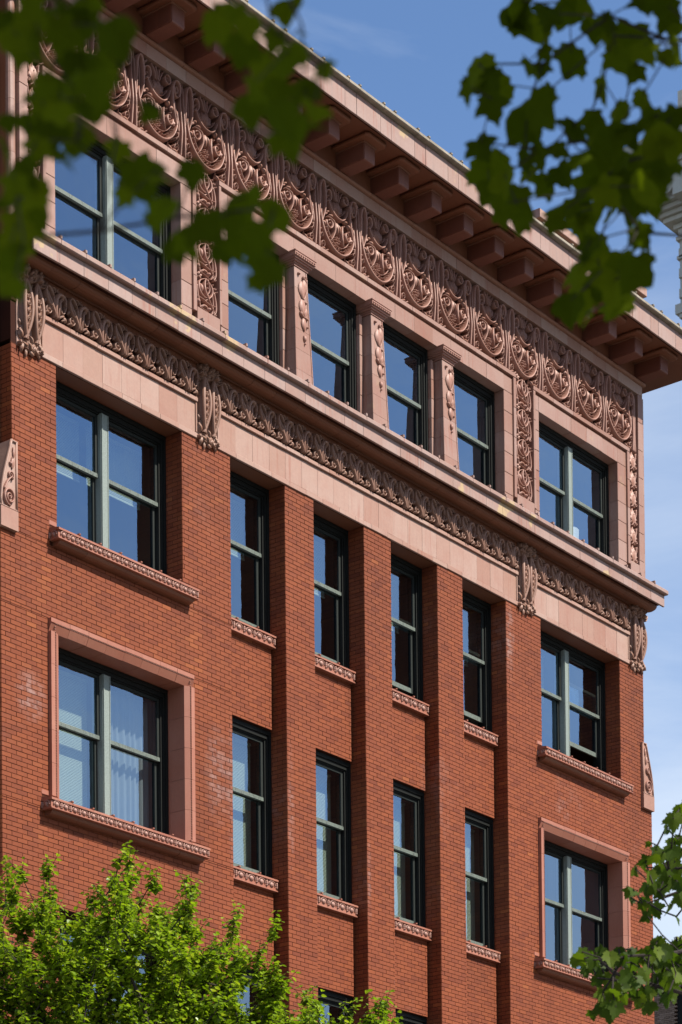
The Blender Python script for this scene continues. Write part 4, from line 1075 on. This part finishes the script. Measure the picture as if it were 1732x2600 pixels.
# dark brick building behind the right-hand edge: its shaded flank faces -X
gb = empty('brick_house', (58.3, 18, 0)); tag(gb, 'shaded grey brown brick building behind lower right branches with railing on roof', 'building')
gx = 58.3; GZ = 24.1
pt = at(1722, 2500, 1.0)
def on_x(u, v, X):
    d = ray(u, v); t = (X-CAM.x)/d.x; return CAM+d*t
aw = on_x(1750, 2532, gx)
q = MB(); q.box(gx+.10, gx+14, 2, 40, 0, GZ-.2); obj('wall', q, M_mortar, gb, (-58.3, -18, 0))
q = MB(); sc_ = 2.6
def layb(target, u0, u1, z0, z1, holes, place):
    h_, l_ = .075, .22; k = 0; z = z0
    while z < z1-.02:
        zb = min(z+h_, z1); off = (l_/2 if k % 2 else 0); e = [u0]; x = u0+off
        while x < u1-.05:
            if x > u0+.05: e.append(x)
            x += l_
        e.append(u1)
        for s_, t_ in zip(e, e[1:]):
            mid = ((s_+t_)/2, (z+zb)/2)
            if any(math.hypot((mid[0]-h[0])/h[2], max(0, mid[1]-h[1])/h[3]) < 1 and mid[1] > h[1]-h[4] for h in holes): continue
            b_ = MB(); d = rb.uniform(-.006, .006); b_.cbox(s_+.006, t_-.006, d, d+.12, z+.006, zb-.006, .004)
            target.add([place(*p) for p in b_.v], b_.f, rb.random())
        z = zb; k += 1
layb(q, 17, 27, 18.5, GZ-.5, [(aw.y, aw.z, .60, .60, 6)], faceL(gx)); tag(obj('brick', q, M_greybrick, gb, (-58.3, -18, 0), tint=True), None, None, None, 'stuff')
for i in range(15):
    a = math.pi*i/14; b_ = MB(); r0, r1 = .60, .86
    a0, a1 = a-.10, a+.10
    b_.add([(gx-.03+dx, aw.y+r*math.cos(t), aw.z+r*math.sin(t)) for dx in (0, .2) for r in (r0, r1) for t in (a0, a1)], [(0, 1, 3, 2), (4, 6, 7, 5), (0, 4, 5, 1), (2, 3, 7, 6), (0, 2, 6, 4), (1, 5, 7, 3)], rb.random())
    obj('arch_brick', b_, M_greybrick, gb, (-58.3, -18, 0), tint=True)
b_ = MB(); b_.box(gx+.09, gx+.099, aw.y-.6, aw.y+.6, aw.z-2.2, aw.z+.6); obj('window', b_, M_dark, gb, (-58.3, -18, 0))
b_ = MB(); b_.box(gx-.15, gx+.5, 2, 40, GZ-.5, GZ-.2); obj('coping', b_, M_greybrick, gb, (-58.3, -18, 0), tint=True)
rl = part('x'); bpy.data.objects.remove(rl)
rl = empty('railing', (0, 0, 0), gb)
b_ = MB(); b_.box(gx+.2, gx+.25, 2, 40, GZ+.55, GZ+.61); obj('rail', b_, M_dark, rl, (-58.3, -18, 0))
for i in range(40):
    b_ = MB(); y = 18+i*.17; w_ = .03 if i % 8 == 0 else .010; b_.box(gx+.225-w_, gx+.225+w_, y-w_, y+w_, GZ-.2, GZ+.55); obj('baluster', b_, M_dark, rl, (-58.3, -18, 0))

# pale tower far beyond, upper right
tx0 = 106.5; ty1 = on_x(1724, 560, tx0).y
tw = empty('office_tower', (tx0+10, ty1-10, 0)); tag(tw, 'pale stone tower with heavy ornate cornice beyond the roofline at upper right edge', 'tower')
M_stone = terra('pale_glazed_stone', [(0, (.78, .79, .70)), (1, (.88, .88, .78))], .15)
off = (-tx0-10, -ty1+10, 0)
def twbox(name, e, z0, z1, n=None):
    q = MB(); q.box(tx0-e, tx0+20+e, ty1-20-e, ty1+e, z0, z1); return obj(name, q, M_stone, tw, off)
Zs = lambda v, X=tx0: (on_x(1724, v, X)).z
zc = Zs(560)
twbox('shaft', -.4, 0, Zs(800)); twbox('shaft', -.02, Zs(800), zc+8)
z = Zs(812); k = 0
while z < zc-.3:                                       # stone courses
    z1 = z+.62; q = MB()
    for j in range(8):
        y0 = ty1-.0-j*2.2-(1.1 if k % 2 else 0); q.cbox(0, 0, 0, 0, 0, 0) if False else None
        mb_ = MB(); mb_.cbox(max(ty1-20, y0-2.2)+.02, y0-.02 if j or k % 2 else ty1, 0, .3, z+.02, z1-.02, .03)
        q.add([(tx0-.12+d, u, zz) for u, d, zz in mb_.v], mb_.f)
    obj('stone_course', q, M_stone, tw, off); z = z1; k += 1
twbox('ledge', .22, Zs(800), Zs(776)); twbox('ledge', .12, Zs(660), Zs(652)); twbox('ledge', .15, Zs(612), Zs(603))
for e, v0, v1 in ((.25, 585, 572), (.7, 572, 560), (.9, 560, 548), (1.15, 548, 536), (1.5, 536, 520), (1.75, 520, 496), (1.95, 496, 488), (2.3, 488, 470), (2.45, 470, 440), (2.7, 440, 425), (2.9, 425, 395)):
    twbox('cornice_step', e, Zs(v0)+.02, Zs(v1))
for j in range(9):
    y = ty1+.9-j*2.1
    q = MB(); q.box(tx0-2.2, tx0-.9, y-.35, y+.35, Zs(545), Zs(492)); obj('modillion', q, M_stone, tw, off)
    q = MB(); q.cbox(y-1.4, y-.5, 0, .3, Zs(468), Zs(445), .08); q.v = [(tx0-2.62+d, u, zz) for u, d, zz in q.v]; obj('cornice_panel', q, M_stone, tw, off)
    for s_ in (0, 1):
        q = MB(); q.tube([(tx0-2.8, y+s_*1.0+.35*math.cos(t), Zs(418)+.5*math.sin(t)) for t in [math.pi*i/8 for i in range(9)]], .10, 5); obj('arch_moulding', q, M_stone, tw, off)
    q = MB(); q.tube([(tx0-1.85, y+.9+.4*math.cos(t), Zs(505)+.5*math.sin(t)) for t in [math.pi+math.pi*i/8 for i in range(9)]], .09, 5); obj('swag', q, M_stone, tw, off)

# ================================================================== TREES
MAPLE = [(0, -.30), (.13, -.37), (.34, -.36), (.32, -.20), (.46, -.08), (.56, .12), (.38, .12), (.25, .17), (.22, .33), (.10, .42), (0, .62)]
SHAPES = [
    MAPLE,
    [(0, -.32), (.16, -.40), (.28, -.30), (.42, -.24), (.40, -.10), (.54, .02), (.46, .14), (.50, .24), (.30, .20), (.22, .30), (.14, .46), (0, .60)],
    [(0, -.34), (.20, -.36), (.40, -.24), (.48, -.06), (.52, .08), (.40, .20), (.28, .24), (.20, .40), (.08, .50), (0, .60)]]
def lobed(shape, fold=.22, droop=.18):
    right = shape; left = [(-x, z) for x, z in shape[1:-1]][::-1]
    out = right+left
    vs = [(0, 0, -.06)]+[(x, fold*abs(x)+droop*z*z, z) for x, z in out]
    n = len(out)
    return vs, [(0, 1+i, 1+(i+1) % n) for i in range(n)]
def toothed(sh):
    out = [sh[0]]
    for (a, b), (c, d) in zip(sh, sh[1:]):
        for t in (.33, .66):
            k = 1.07 if t < .5 else .93; out.append(((a+(c-a)*t)*k, (b+(d-b)*t)*k))
        out.append((c, d))
    return out
LOB = [lobed(s_, f_, d_) for s_, f_, d_ in ((SHAPES[0], .22, .2), (SHAPES[1], -.15, .3), (SHAPES[2], .3, -.15), (SHAPES[0], -.2, -.2))]
def frame_from(nrm, tip):
    n = Vector(nrm).normalized(); t = Vector(tip); t = (t-n*t.dot(n))
    if t.length < 1e-4: t = n.orthogonal()
    t.normalize(); x = t.cross(n)*-1
    return Matrix((x, n, t)).transposed()               # columns: x, y(normal), z(tip)
def grow(root_path, targets, rnd, r_tip=.004, expo=.5, seg=.25, wig=.05, start=0, bias=.35):
    """join every target to the nearest node that lies nearer the root; returns node list with parents"""
    nodes = [Vector(p) for p in root_path]; par_ = [i-1 for i in range(len(nodes))]
    dist = [0.0]
    for i in range(1, len(nodes)): dist.append(dist[-1]+(nodes[i]-nodes[i-1]).length)
    ends = []
    fork = nodes[-1]
    for t in sorted(targets, key=lambda p: (p-fork).length):
        best, bi = 1e9, 0
        for i in range(start, len(nodes)):
            c = (nodes[i]-t).length+bias*dist[i]
            if c < best: best, bi = c, i
        a = nodes[bi]; d = t-a; n = max(1, int(d.length/seg)); last = bi
        for k in range(1, n+1):
            f = k/n; p = a+d*f
            if k < n: p = p+Vector((rnd.gauss(0, wig), rnd.gauss(0, wig), rnd.gauss(0, wig)-.10*d.length*f*(1-f)))
            nodes.append(p); par_.append(last); dist.append(dist[last]+(p-nodes[last]).length); last = len(nodes)-1
        ends.append(last)
    cnt = [0]*len(nodes)
    for e in ends:
        i = e
        while i >= 0: cnt[i] += 1; i = par_[i]
    return nodes, par_, cnt, ends
def limbs(nodes, par_, cnt, r_tip, expo, rmax, k=5, core=0, rcore=.05):
    q = MB(); kids = {}
    for i, p in enumerate(par_): kids.setdefault(p, []).append(i)
    done = set()
    rad = lambda i: rcore if i < core else min(rmax, r_tip*max(1, cnt[i])**expo)
    stack = [0]
    while stack:
        i = stack.pop()
        path = [i] if par_[i] < 0 else [par_[i], i]
        j = i
        while kids.get(j):
            ks = sorted(kids[j], key=lambda c: -cnt[c]); stack += ks[1:]; j = ks[0]; path.append(j)
        q.tube([nodes[a] for a in path], [rad(a) if a != par_[i] else rad(i) for a in path], k)
    return q
def place_leaf(me, parent, pos, nrm, tip, size, name='leaf'):
    o = bpy.data.objects.new(name, me); col.objects.link(o); o.parent = parent
    M = frame_from(nrm, tip).to_4x4()
    M.translation = Vector(pos)-parent.location
    o.matrix_local = M @ Matrix.Scale(size, 4)
    return o
def bake_leaf(q, geo, pos, nrm, tip, size, tint):
    M = frame_from(nrm, tip); p = Vector(pos)
    q.add([tuple(p+(M @ Vector(v))*size) for v in geo[0]], geo[1], tint)
PLOB = [lobed(toothed(SHAPES[0]), .22, .2), lobed(toothed(SHAPES[1]), -.2, .3), lobed(toothed(SHAPES[0]), -.25, -.2), lobed(toothed(SHAPES[1]), .3, .15)]
LEAFMESH = {}
def leaf_meshes(m_):
    if m_.name not in LEAFMESH:
        out = []
        for vs, fs in (PLOB if m_.name == 'plane_leaf' else LOB):
            q = MB(); q.add(list(vs), list(fs)); out.append(q.mesh('leaf', m_, False, False))
        LEAFMESH[m_.name] = out
    return LEAFMESH[m_.name]
def inframe(p, mar=60):
    s_ = proj(p); return s_ is not None and -mar < s_[0] < 1732+mar and -mar < s_[1] < 2600+mar
def hanging(rnd, toward, spread=.6):
    n = (-toward).normalized()+Vector((rnd.gauss(0, spread), rnd.gauss(0, spread), rnd.gauss(0, spread)*.8+.15))
    return n
def branch_tree(name, label, spots, z0, zj, trunk_xy, limb_pts, m1, mm, size_k, crown=None, seed=1, twig=.0035, roots=None, n_extra=0, group=None, limb_r=.045):
    """a tree whose lowest sprays reach into the view: spots are (u, v, r) of its leaves"""
    rnd = random.Random(seed)
    root = empty(name, (trunk_xy[0], trunk_xy[1], 0)); tag(root, label, 'tree', group)
    base = Vector((trunk_xy[0], trunk_xy[1], 0))
    pts = []
    for u, v, r in spots:
        z = z0+rnd.uniform(-zj, zj); pts.append((at(u, v, z), r*2.0/FPX*z))
    limb = [Vector(p) for p in limb_pts]
    path = [base, base+Vector((.04, .03, 1.2)), base+Vector((-.03, .05, 2.4))]+limb
    dense = []
    sp = spl([tuple(p) for p in path], 5); dense = [Vector(p) for p in sp]
    tg = [p+Vector((0, 0, .02)) for p, s_ in pts]
    nodes, par_, cnt, ends = grow(dense, tg, rnd, seg=.16, wig=.012, start=len(dense)//2)
    nb_ = len(dense)
    q = MB(); n3 = 12; q.tube(dense[:n3], [.16-.008*i for i in range(n3)], 9); obj('trunk', q, M_bark, root, tuple(-root.location))
    for i in range(nb_): cnt[i] = max(cnt[i], 40)
    # limb and twigs
    q = limbs(nodes, par_, cnt, twig, .28, twig*2.6, 5, nb_, limb_r); obj('branch', q, M_twig, root, tuple(-root.location))
    ms = leaf_meshes(m1)
    vdir = F
    for p, s_ in pts:
        nrm = hanging(rnd, ray(CX, 1300).normalized(), .55); tip = Vector((rnd.gauss(0, .55), rnd.gauss(0, .4), -1))
        place_leaf(ms[rnd.randrange(4)], root, p, nrm, tip, s_*size_k*rnd.uniform(.9, 1.12))
    if crown:
        q = MB(); made = 0
        for c, rad, n in crown:
            c = Vector(c)
            for _ in range(n):
                while True:
                    d = Vector((rnd.uniform(-1, 1), rnd.uniform(-1, 1), rnd.uniform(-1, 1)))
                    if d.length < 1: break
                p = c+Vector((d.x*rad[0], d.y*rad[1], d.z*rad[2]))
                if inframe(p, 160): continue
                bake_leaf(q, LOB[rnd.randrange(4)], p, (rnd.gauss(0, .7), rnd.gauss(0, .7), 1), (rnd.gauss(0, 1), rnd.gauss(0, 1), -.3), rnd.uniform(.10, .15), rnd.random()); made += 1
        tag(obj('crown', q, mm, root, tuple(-root.location), tint=True, recalc=False), None, None, None, 'stuff')
    return root
def zm_(x0, y0, s): return lambda l: [(x0+x*s, y0+y*s, r*s) for x, y, r in l]
# ---- upper-left spray of broad leaves (near, out of focus)
UL = zm_(0, 0, .5549)([(60, 180, 90), (140, 120, 95), (230, 60, 90), (330, 50, 95), (410, 30, 85), (180, 210, 90), (290, 150, 95), (390, 110, 85), (40, 110, 80), (100, 230, 80), (250, 10, 80), (150, 30, 70),
    (530, 165, 95), (440, 290, 85), (380, 300, 80), (240, 320, 80), (500, 320, 80), (545, 235, 60), (330, 300, 80), (250, 430, 80), (350, 390, 85), (440, 400, 85), (180, 470, 75), (270, 510, 80), (370, 490, 90), (450, 480, 75), (210, 390, 70),
    (690, 515, 60), (40, 560, 50), (20, 700, 85), (230, 610, 85), (320, 620, 85), (385, 630, 60), (280, 700, 80), (350, 690, 70), (170, 680, 75), (130, 560, 60),
    (545, 690, 75), (640, 810, 110), (720, 810, 80), (570, 900, 50), (120, 780, 75), (160, 880, 85), (60, 840, 75), (140, 960, 85), (80, 1050, 85), (150, 1030, 70), (25, 930, 80), (30, 1120, 80),
    (880, 790, 75), (760, 970, 85), (930, 1060, 115), (700, 1010, 55), (860, 1110, 80), (1130, 940, 95), (1260, 990, 85), (1180, 1090, 80), (1060, 1010, 70), (1090, 1120, 70), (1200, 1180, 95), (1250, 1250, 75), (1170, 1290, 60), (1020, 1150, 60), (800, 1140, 70),
    (60, 1180, 80), (30, 1260, 90), (110, 1150, 60), (70, 1320, 60),
    (1000, 110, 90), (1140, 120, 65), (1110, 220, 90), (1250, 180, 70), (1320, 270, 100), (1210, 320, 85), (1170, 420, 80), (1150, 500, 85), (1280, 540, 110), (1350, 620, 105), (1440, 510, 80), (1490, 325, 60), (1320, 45, 85), (1385, 160, 25), (1260, 420, 85), (1390, 410, 80), (1270, 650, 70), (1080, 70, 60), (1420, 570, 70)])
def frus(u, v, z): return tuple(at(u, v, z))
branch_tree('maple_tree', 'blurred dark green maple spray hanging over upper left of the facade, close to viewer', UL, 5.2, .3,
            (-21.5, -19.7), [frus(-420, 1300, 5.5), frus(-300, 350, 5.4), frus(-60, -190, 5.3), frus(420, -230, 5.2), frus(900, -200, 5.2)], M_maple1, M_maple, 1.04,
            crown=[((-19.5, -23.1, 6.6), (1.9, 1.3, 1.0), 3600), ((-21.2, -20.9, 6.4), (1.6, 1.4, 1.2), 1300), (at(400, 450, 5.2)+SUN*1.8, (1.1, 1.1, .6), 1500)], seed=11, twig=.0016)  # unseen crown shades the spray; last clump is added sunward for that
# ---- upper-right spray
UR = zm_(860, 0, .5561)([(800, 70, 70), (860, 110, 85), (830, 30, 80), (950, 40, 80), (1050, 35, 75), (1130, 30, 60), (930, 130, 60), (960, 90, 60), (880, 300, 60), (930, 320, 45), (940, 240, 40),
    (640, 320, 75), (590, 420, 50), (700, 480, 62), (740, 410, 62), (690, 370, 60), (620, 390, 60), (1065, 275, 75), (860, 550, 85), (920, 500, 80), (960, 440, 60), (830, 600, 55), (1080, 590, 78), (1150, 550, 55), (1170, 130, 60), (1240, 100, 55),
    (1330, 190, 90), (1270, 280, 60), (1250, 190, 50), (1490, 60, 75), (1400, 10, 70), (1460, 20, 60), (1500, 280, 75), (1350, 330, 50), (1210, 400, 65), (1390, 460, 55), (1280, 510, 65), (1240, 640, 80), (1320, 620, 60), (1440, 560, 80), (1550, 130, 60), (1550, 230, 60), (1530, 540, 70), (1470, 640, 75), (1400, 230, 60),
    (650, 680, 62), (740, 730, 60), (680, 790, 80), (760, 830, 75), (850, 730, 55), (920, 710, 55), (1000, 690, 55), (690, 880, 60), (790, 920, 90), (830, 1000, 60), (750, 960, 70), (940, 850, 55), (1020, 800, 65), (870, 790, 45), (1100, 720, 65), (1170, 740, 75), (1240, 780, 80), (1330, 760, 80), (1400, 720, 70), (1480, 740, 80), (1130, 860, 70), (1220, 880, 75), (1310, 870, 80), (1390, 880, 80), (1240, 960, 60), (1340, 940, 70), (1430, 920, 65),
    (1020, 970, 85), (1080, 1000, 65), (990, 1020, 60), (1130, 1050, 65), (1180, 1110, 65), (1370, 1070, 62), (1160, 960, 70), (1290, 760, 60), (1450, 830, 70), (1530, 660, 70), (1200, 860, 60),
    (1090, 1240, 80), (1110, 1360, 95), (1180, 1190, 75), (1260, 1310, 95), (1350, 1250, 75), (1380, 1090, 55), (1150, 1130, 65), (1270, 1390, 75), (1060, 1400, 75), (1300, 1210, 75), (1130, 1460, 45), (1200, 1290, 80), (1390, 1200, 45)])
branch_tree('maple_tree', 'blurred green maple spray with angular lobed leaves against blue sky, upper right', UR, 8.0, .45,
            (-14.5, -22.6), [frus(2300, 1300, 8.2), frus(2080, 700, 8.1), frus(1900, 250, 8.0), frus(1780, -60, 8.0), frus(1400, -160, 8.0)], M_maple1, M_maple, 1.2,
            crown=[((-15.6, -21.5, 8.6), (1.7, 1.4, 1.0), 3200), ((-14.6, -22.6, 7.6), (1.5, 1.4, 1.3), 1400), (at(1450, 420, 8)+SUN*2.0, (1.3, 1.3, .7), 2200)], seed=23, twig=.0022)  # out-of-view clumps keep sun off the leaves, the third added up-sun
# ---- lower-right plane branch, mid distance
LR = zm_(860, 1900, .5561)([(1530, 330, 48), (1562, 280, 40), (1495, 372, 26), (1540, 420, 32), (1400, 520, 42), (1435, 500, 40), (1480, 485, 42), (1510, 520, 40), (1420, 590, 46), (1465, 560, 40), (1545, 560, 42), (1535, 610, 42), (1365, 660, 44), (1410, 640, 46), (1470, 640, 44), (1445, 735, 46), (1508, 738, 38), (1560, 690, 40), (1395, 705, 36), (1345, 655, 34), (1520, 470, 40), (1560, 480, 44), (1415, 438, 18), (1440, 610, 40), (1490, 600, 40),
    (1110, 940, 44), (1195, 935, 48), (1165, 955, 36), (1140, 1000, 50), (1195, 1010, 40), (1300, 960, 42), (1265, 990, 42), (1245, 975, 36), (1340, 1000, 50), (1310, 1040, 42), (1380, 950, 44), (1420, 962, 46), (1460, 960, 50), (1500, 930, 50), (1550, 915, 55), (1240, 1070, 55), (1205, 1130, 50), (1230, 1172, 52), (1190, 1185, 42), (1265, 1190, 44), (1295, 1090, 40), (1340, 1100, 42), (1300, 1130, 40), (1380, 1175, 52), (1430, 1090, 42), (1480, 1130, 60), (1520, 1110, 52), (1450, 1010, 46), (1500, 1020, 48), (1540, 1040, 48), (1400, 1030, 46), (1560, 1000, 48), (1520, 970, 46), (1420, 1170, 40), (1360, 1060, 44), (1400, 1110, 36), (1350, 940, 40), (1280, 930, 32), (1180, 1060, 36), (1430, 920, 40)])
rp = random.Random(77); LR = LR+[(u+rp.uniform(-28, 28), v+rp.uniform(-24, 24), r*rp.uniform(.7, .95)) for u, v, r in LR if u > 1520 or rp.random() < .45]
branch_tree('plane_tree', 'green plane tree branch with serrated lobed leaves reaching in from lower right edge', LR, 20.0, .7,
            (-4.5, -16.5), [frus(2350, 2750, 20.2), frus(2050, 2330, 20.1), frus(1850, 2190, 20.0), frus(1880, 2420, 20.0), frus(1810, 2530, 20.0), frus(1720, 2518, 20.0), frus(1640, 2495, 20.0), frus(1560, 2470, 20.0)], M_plane1, M_plane, 1.0,
            crown=[((-4.3, -16.6, 9.2), (2.2, 2.2, 1.8), 900)], seed=31, twig=.0055, limb_r=.016)

# ---- leafy lime trees in front of the left bay
def lime(name, label, prof, v_bot, zc, zr, n_cl, base_uv, seed, n_single, shoots=(2, 4), group=None):
    rnd = random.Random(seed)
    us = [p[0] for p in prof]
    def top(u):
        for (a, b), (c, d) in zip(prof, prof[1:]):
            if a <= u <= c: return b+(d-b)*(u-a)/(c-a)
        return 9e9
    bp_ = at(base_uv[0], base_uv[1], zc); base = Vector((bp_.x, bp_.y, 0))
    root = empty(name, tuple(base)); tag(root, label, 'tree', group)
    tg = []
    def ok(p):
        return all((p-t).length > .075 for t in tg[-60:])
    cx_ = (us[0]+us[-1])/2; hw = (us[-1]-us[0])/2
    tries = 0
    while len(tg) < n_cl and tries < 40000:
        tries += 1
        u = rnd.uniform(us[0], us[-1]); tv = top(u)
        v = tv+78+(rnd.random()**.75)*(v_bot-tv-78)
        if v > v_bot: continue
        k = math.sqrt(max(.05, 1-((u-cx_)/hw)**2))*min(1, .35+(v-tv)/260)
        p = at(u, v, zc+rnd.uniform(-zr, zr)*k)
        if ok(p): tg.append(p)
    # the tops of the sprigs follow the outline of the crown
    for i, (u, v) in enumerate(prof):
        if v < v_bot-30: tg.append(at(u, v+58, zc+rnd.uniform(-.5, .5)*zr))
    fork = at(base_uv[0], v_bot+260, zc)
    path = [base, base+Vector((.05, 0, 1.5)), Vector((fork.x-.1, fork.y, fork.z-1.2)), fork]
    dense = [Vector(p) for p in spl([tuple(p) for p in path], 4)]
    nodes, par_, cnt, ends = grow(dense, tg, rnd, seg=.30, wig=.03, start=len(dense)-3, bias=.45)
    for i in range(len(dense)): cnt[i] = max(cnt[i], 300)
    q = MB(); q.tube(dense, [.17-.006*i for i in range(len(dense))], 10); obj('trunk', q, M_bark, root, tuple(-base))
    q = limbs(nodes[:], par_, cnt, .0055, .47, .11, 5)
    ls = []                                              # (pos, normal, tip, size)
    for t in tg:
        ax = Vector((base.x, base.y, t.z-.8)); out = (t-ax); out.z = 0
        if out.length < .01: out = Vector((1, 0, 0))
        out = out.normalized()
        for s_ in range(rnd.randint(*shoots)):
            d = (Vector((0, 0, 1))*rnd.uniform(.5, 1.2)+out*rnd.uniform(-.1, .7)+Vector((rnd.gauss(0, .45), rnd.gauss(0, .45), 0))).normalized()
            L_ = rnd.uniform(.22, .42); p0 = t-d*.12; p1 = p0+d*L_; bend = Vector((rnd.gauss(0, .03), rnd.gauss(0, .03), -.02))
            q.tube([p0, (p0+p1)/2+bend, p1], [.0045, .0035, .002], 4)
            nl = rnd.randint(9, 14)
            for k in range(nl):
                f = (k+.6)/nl; c = p0+(p1-p0)*f+bend*4*f*(1-f)
                a = k*2.4+rnd.uniform(-.4, .4); side = d.orthogonal().normalized(); side = Matrix.Rotation(a, 3, d) @ side
                sz = rnd.uniform(.060, .094)*(1.08-.35*f)
                tipd = (side*.9+d*.25+Vector((0, 0, -.45))).normalized(); nn = (Vector((0, 0, 1))+side*.35+Vector((rnd.gauss(0, .35), rnd.gauss(0, .35), 0)))
                ls.append((c+tipd*sz*.55, nn, tipd, sz))
    obj('branch', q, M_twig, root, tuple(-base))
    LV = ([(0, 0, -.5), (.36, .08, -.34), (.44, .10, -.02), (.24, .05, .32), (0, -.04, .56), (-.24, .05, .32), (-.44, .10, -.02), (-.36, .08, -.34)],
          [(0, 1, 2, 3, 4), (0, 4, 5, 6, 7)])
    vis = []; rest = []
    for i, l in enumerate(ls):
        s_ = proj(l[0]); inside = s_ and 0 < s_[0] < 1732 and 0 < s_[1] < 2600
        (vis if inside else rest).append((s_[2] if s_ else 1e9, i))
    vis.sort(); chosen = {i for _, i in vis[:n_single]}
    q0 = MB(); q0.add(*LV); lm = q0.mesh('leaf', M_lind1, False, False)
    q = MB()
    for i, (c, nn, tp, sz) in enumerate(ls):
        if i in chosen: place_leaf(lm, root, c, nn, tp, sz)
        else: bake_leaf(q, LV, c, nn, tp, sz, rnd.random())
    tag(obj('crown', q, M_lind, root, tuple(-base), tint=True, recalc=False), None, None, None, 'stuff')
    return root
P1 = [(-420, 2420), (-300, 2300), (-150, 2230), (-40, 2190), (20, 2165), (50, 2158), (75, 2230), (100, 2215), (122, 2150), (148, 2225), (190, 2240), (235, 2185), (262, 2180), (305, 2120), (332, 2128), (350, 2200), (385, 2182), (420, 2235), (455, 2215), (482, 2195), (500, 2262), (545, 2300), (592, 2272), (610, 2345), (655, 2330), (696, 2308), (690, 2370), (712, 2392), (690, 2445), (700, 2500), (640, 2560), (620, 2640)]
P1 = sorted(P1, key=lambda p: p[0])
P1 = [(u, v) if any(abs(u-k) < 4 for k in (20, 50, 122, 305, 332, 385, 482, 592, 696)) else (u, v+(45 if u > 60 else 15)) for u, v in P1]
lime('lime_tree', 'bright green small leaved tree in front of lower left window bay', P1, 2900, 29.5, 1.5, 1750, (260, 2900), 51, 300, (3, 5))
P2 = [(600, 2640), (640, 2540), (690, 2520), (740, 2545), (778, 2486), (800, 2500), (830, 2560), (880, 2520), (900, 2580), (940, 2520), (972, 2488), (990, 2560), (1030, 2590), (1060, 2640)]
lime('lime_tree', 'tips of a lower green tree at bottom edge beneath second brick pier', P2, 2900, 30.0, 1.0, 460, (830, 3000), 52, 150, (3, 5))

# ---- shrubs of the roof garden behind the railing
def shrub(p, w, h, n, seed, label):
    rnd = random.Random(seed); root = empty('roof_shrub', tuple(p)); tag(root, label, 'shrub', 'shrubs of the roof garden')
    q = MB()
    for i in range(7):
        a = rnd.uniform(0, 6.28); q.tube([(0, 0, 0), (w*.25*math.cos(a), w*.25*math.sin(a), h*.5), (w*.45*math.cos(a), w*.45*math.sin(a), h*.9)], [.05, .035, .015], 5)
    obj('stem', q, M_twig, root)
    q = MB()
    for _ in range(n):
        a = rnd.uniform(0, 6.28); r = w*.5*math.sqrt(rnd.random()); z = h*(.35+.65*rnd.random()**.8)*(1-.4*(r/w))
        bake_leaf(q, LOB[rnd.randrange(4)], (r*math.cos(a), r*math.sin(a), z), (rnd.gauss(0, 1), rnd.gauss(0, 1), .6), (rnd.gauss(0, 1), rnd.gauss(0, 1), .2), rnd.uniform(.09, .16), rnd.random())
    tag(obj('foliage', q, M_shrub, root, tint=True, recalc=False), None, None, None, 'stuff')
for i, (u, h, w) in enumerate(((1668, 1.5, .8), (1686, 1.35, .7), (1708, 1.25, .8), (1729, 1.45, .8))):
    p = on_x(u, 2410, gx+1.2); p.z = GZ-.2
    shrub(p, w, h, 220, 70+i, ['yellow green roof shrub touching the red wall corner', 'small roof shrub second from the red wall corner', 'low roof shrub third from the red wall corner', 'roof shrub at the right picture edge behind railing'][i])
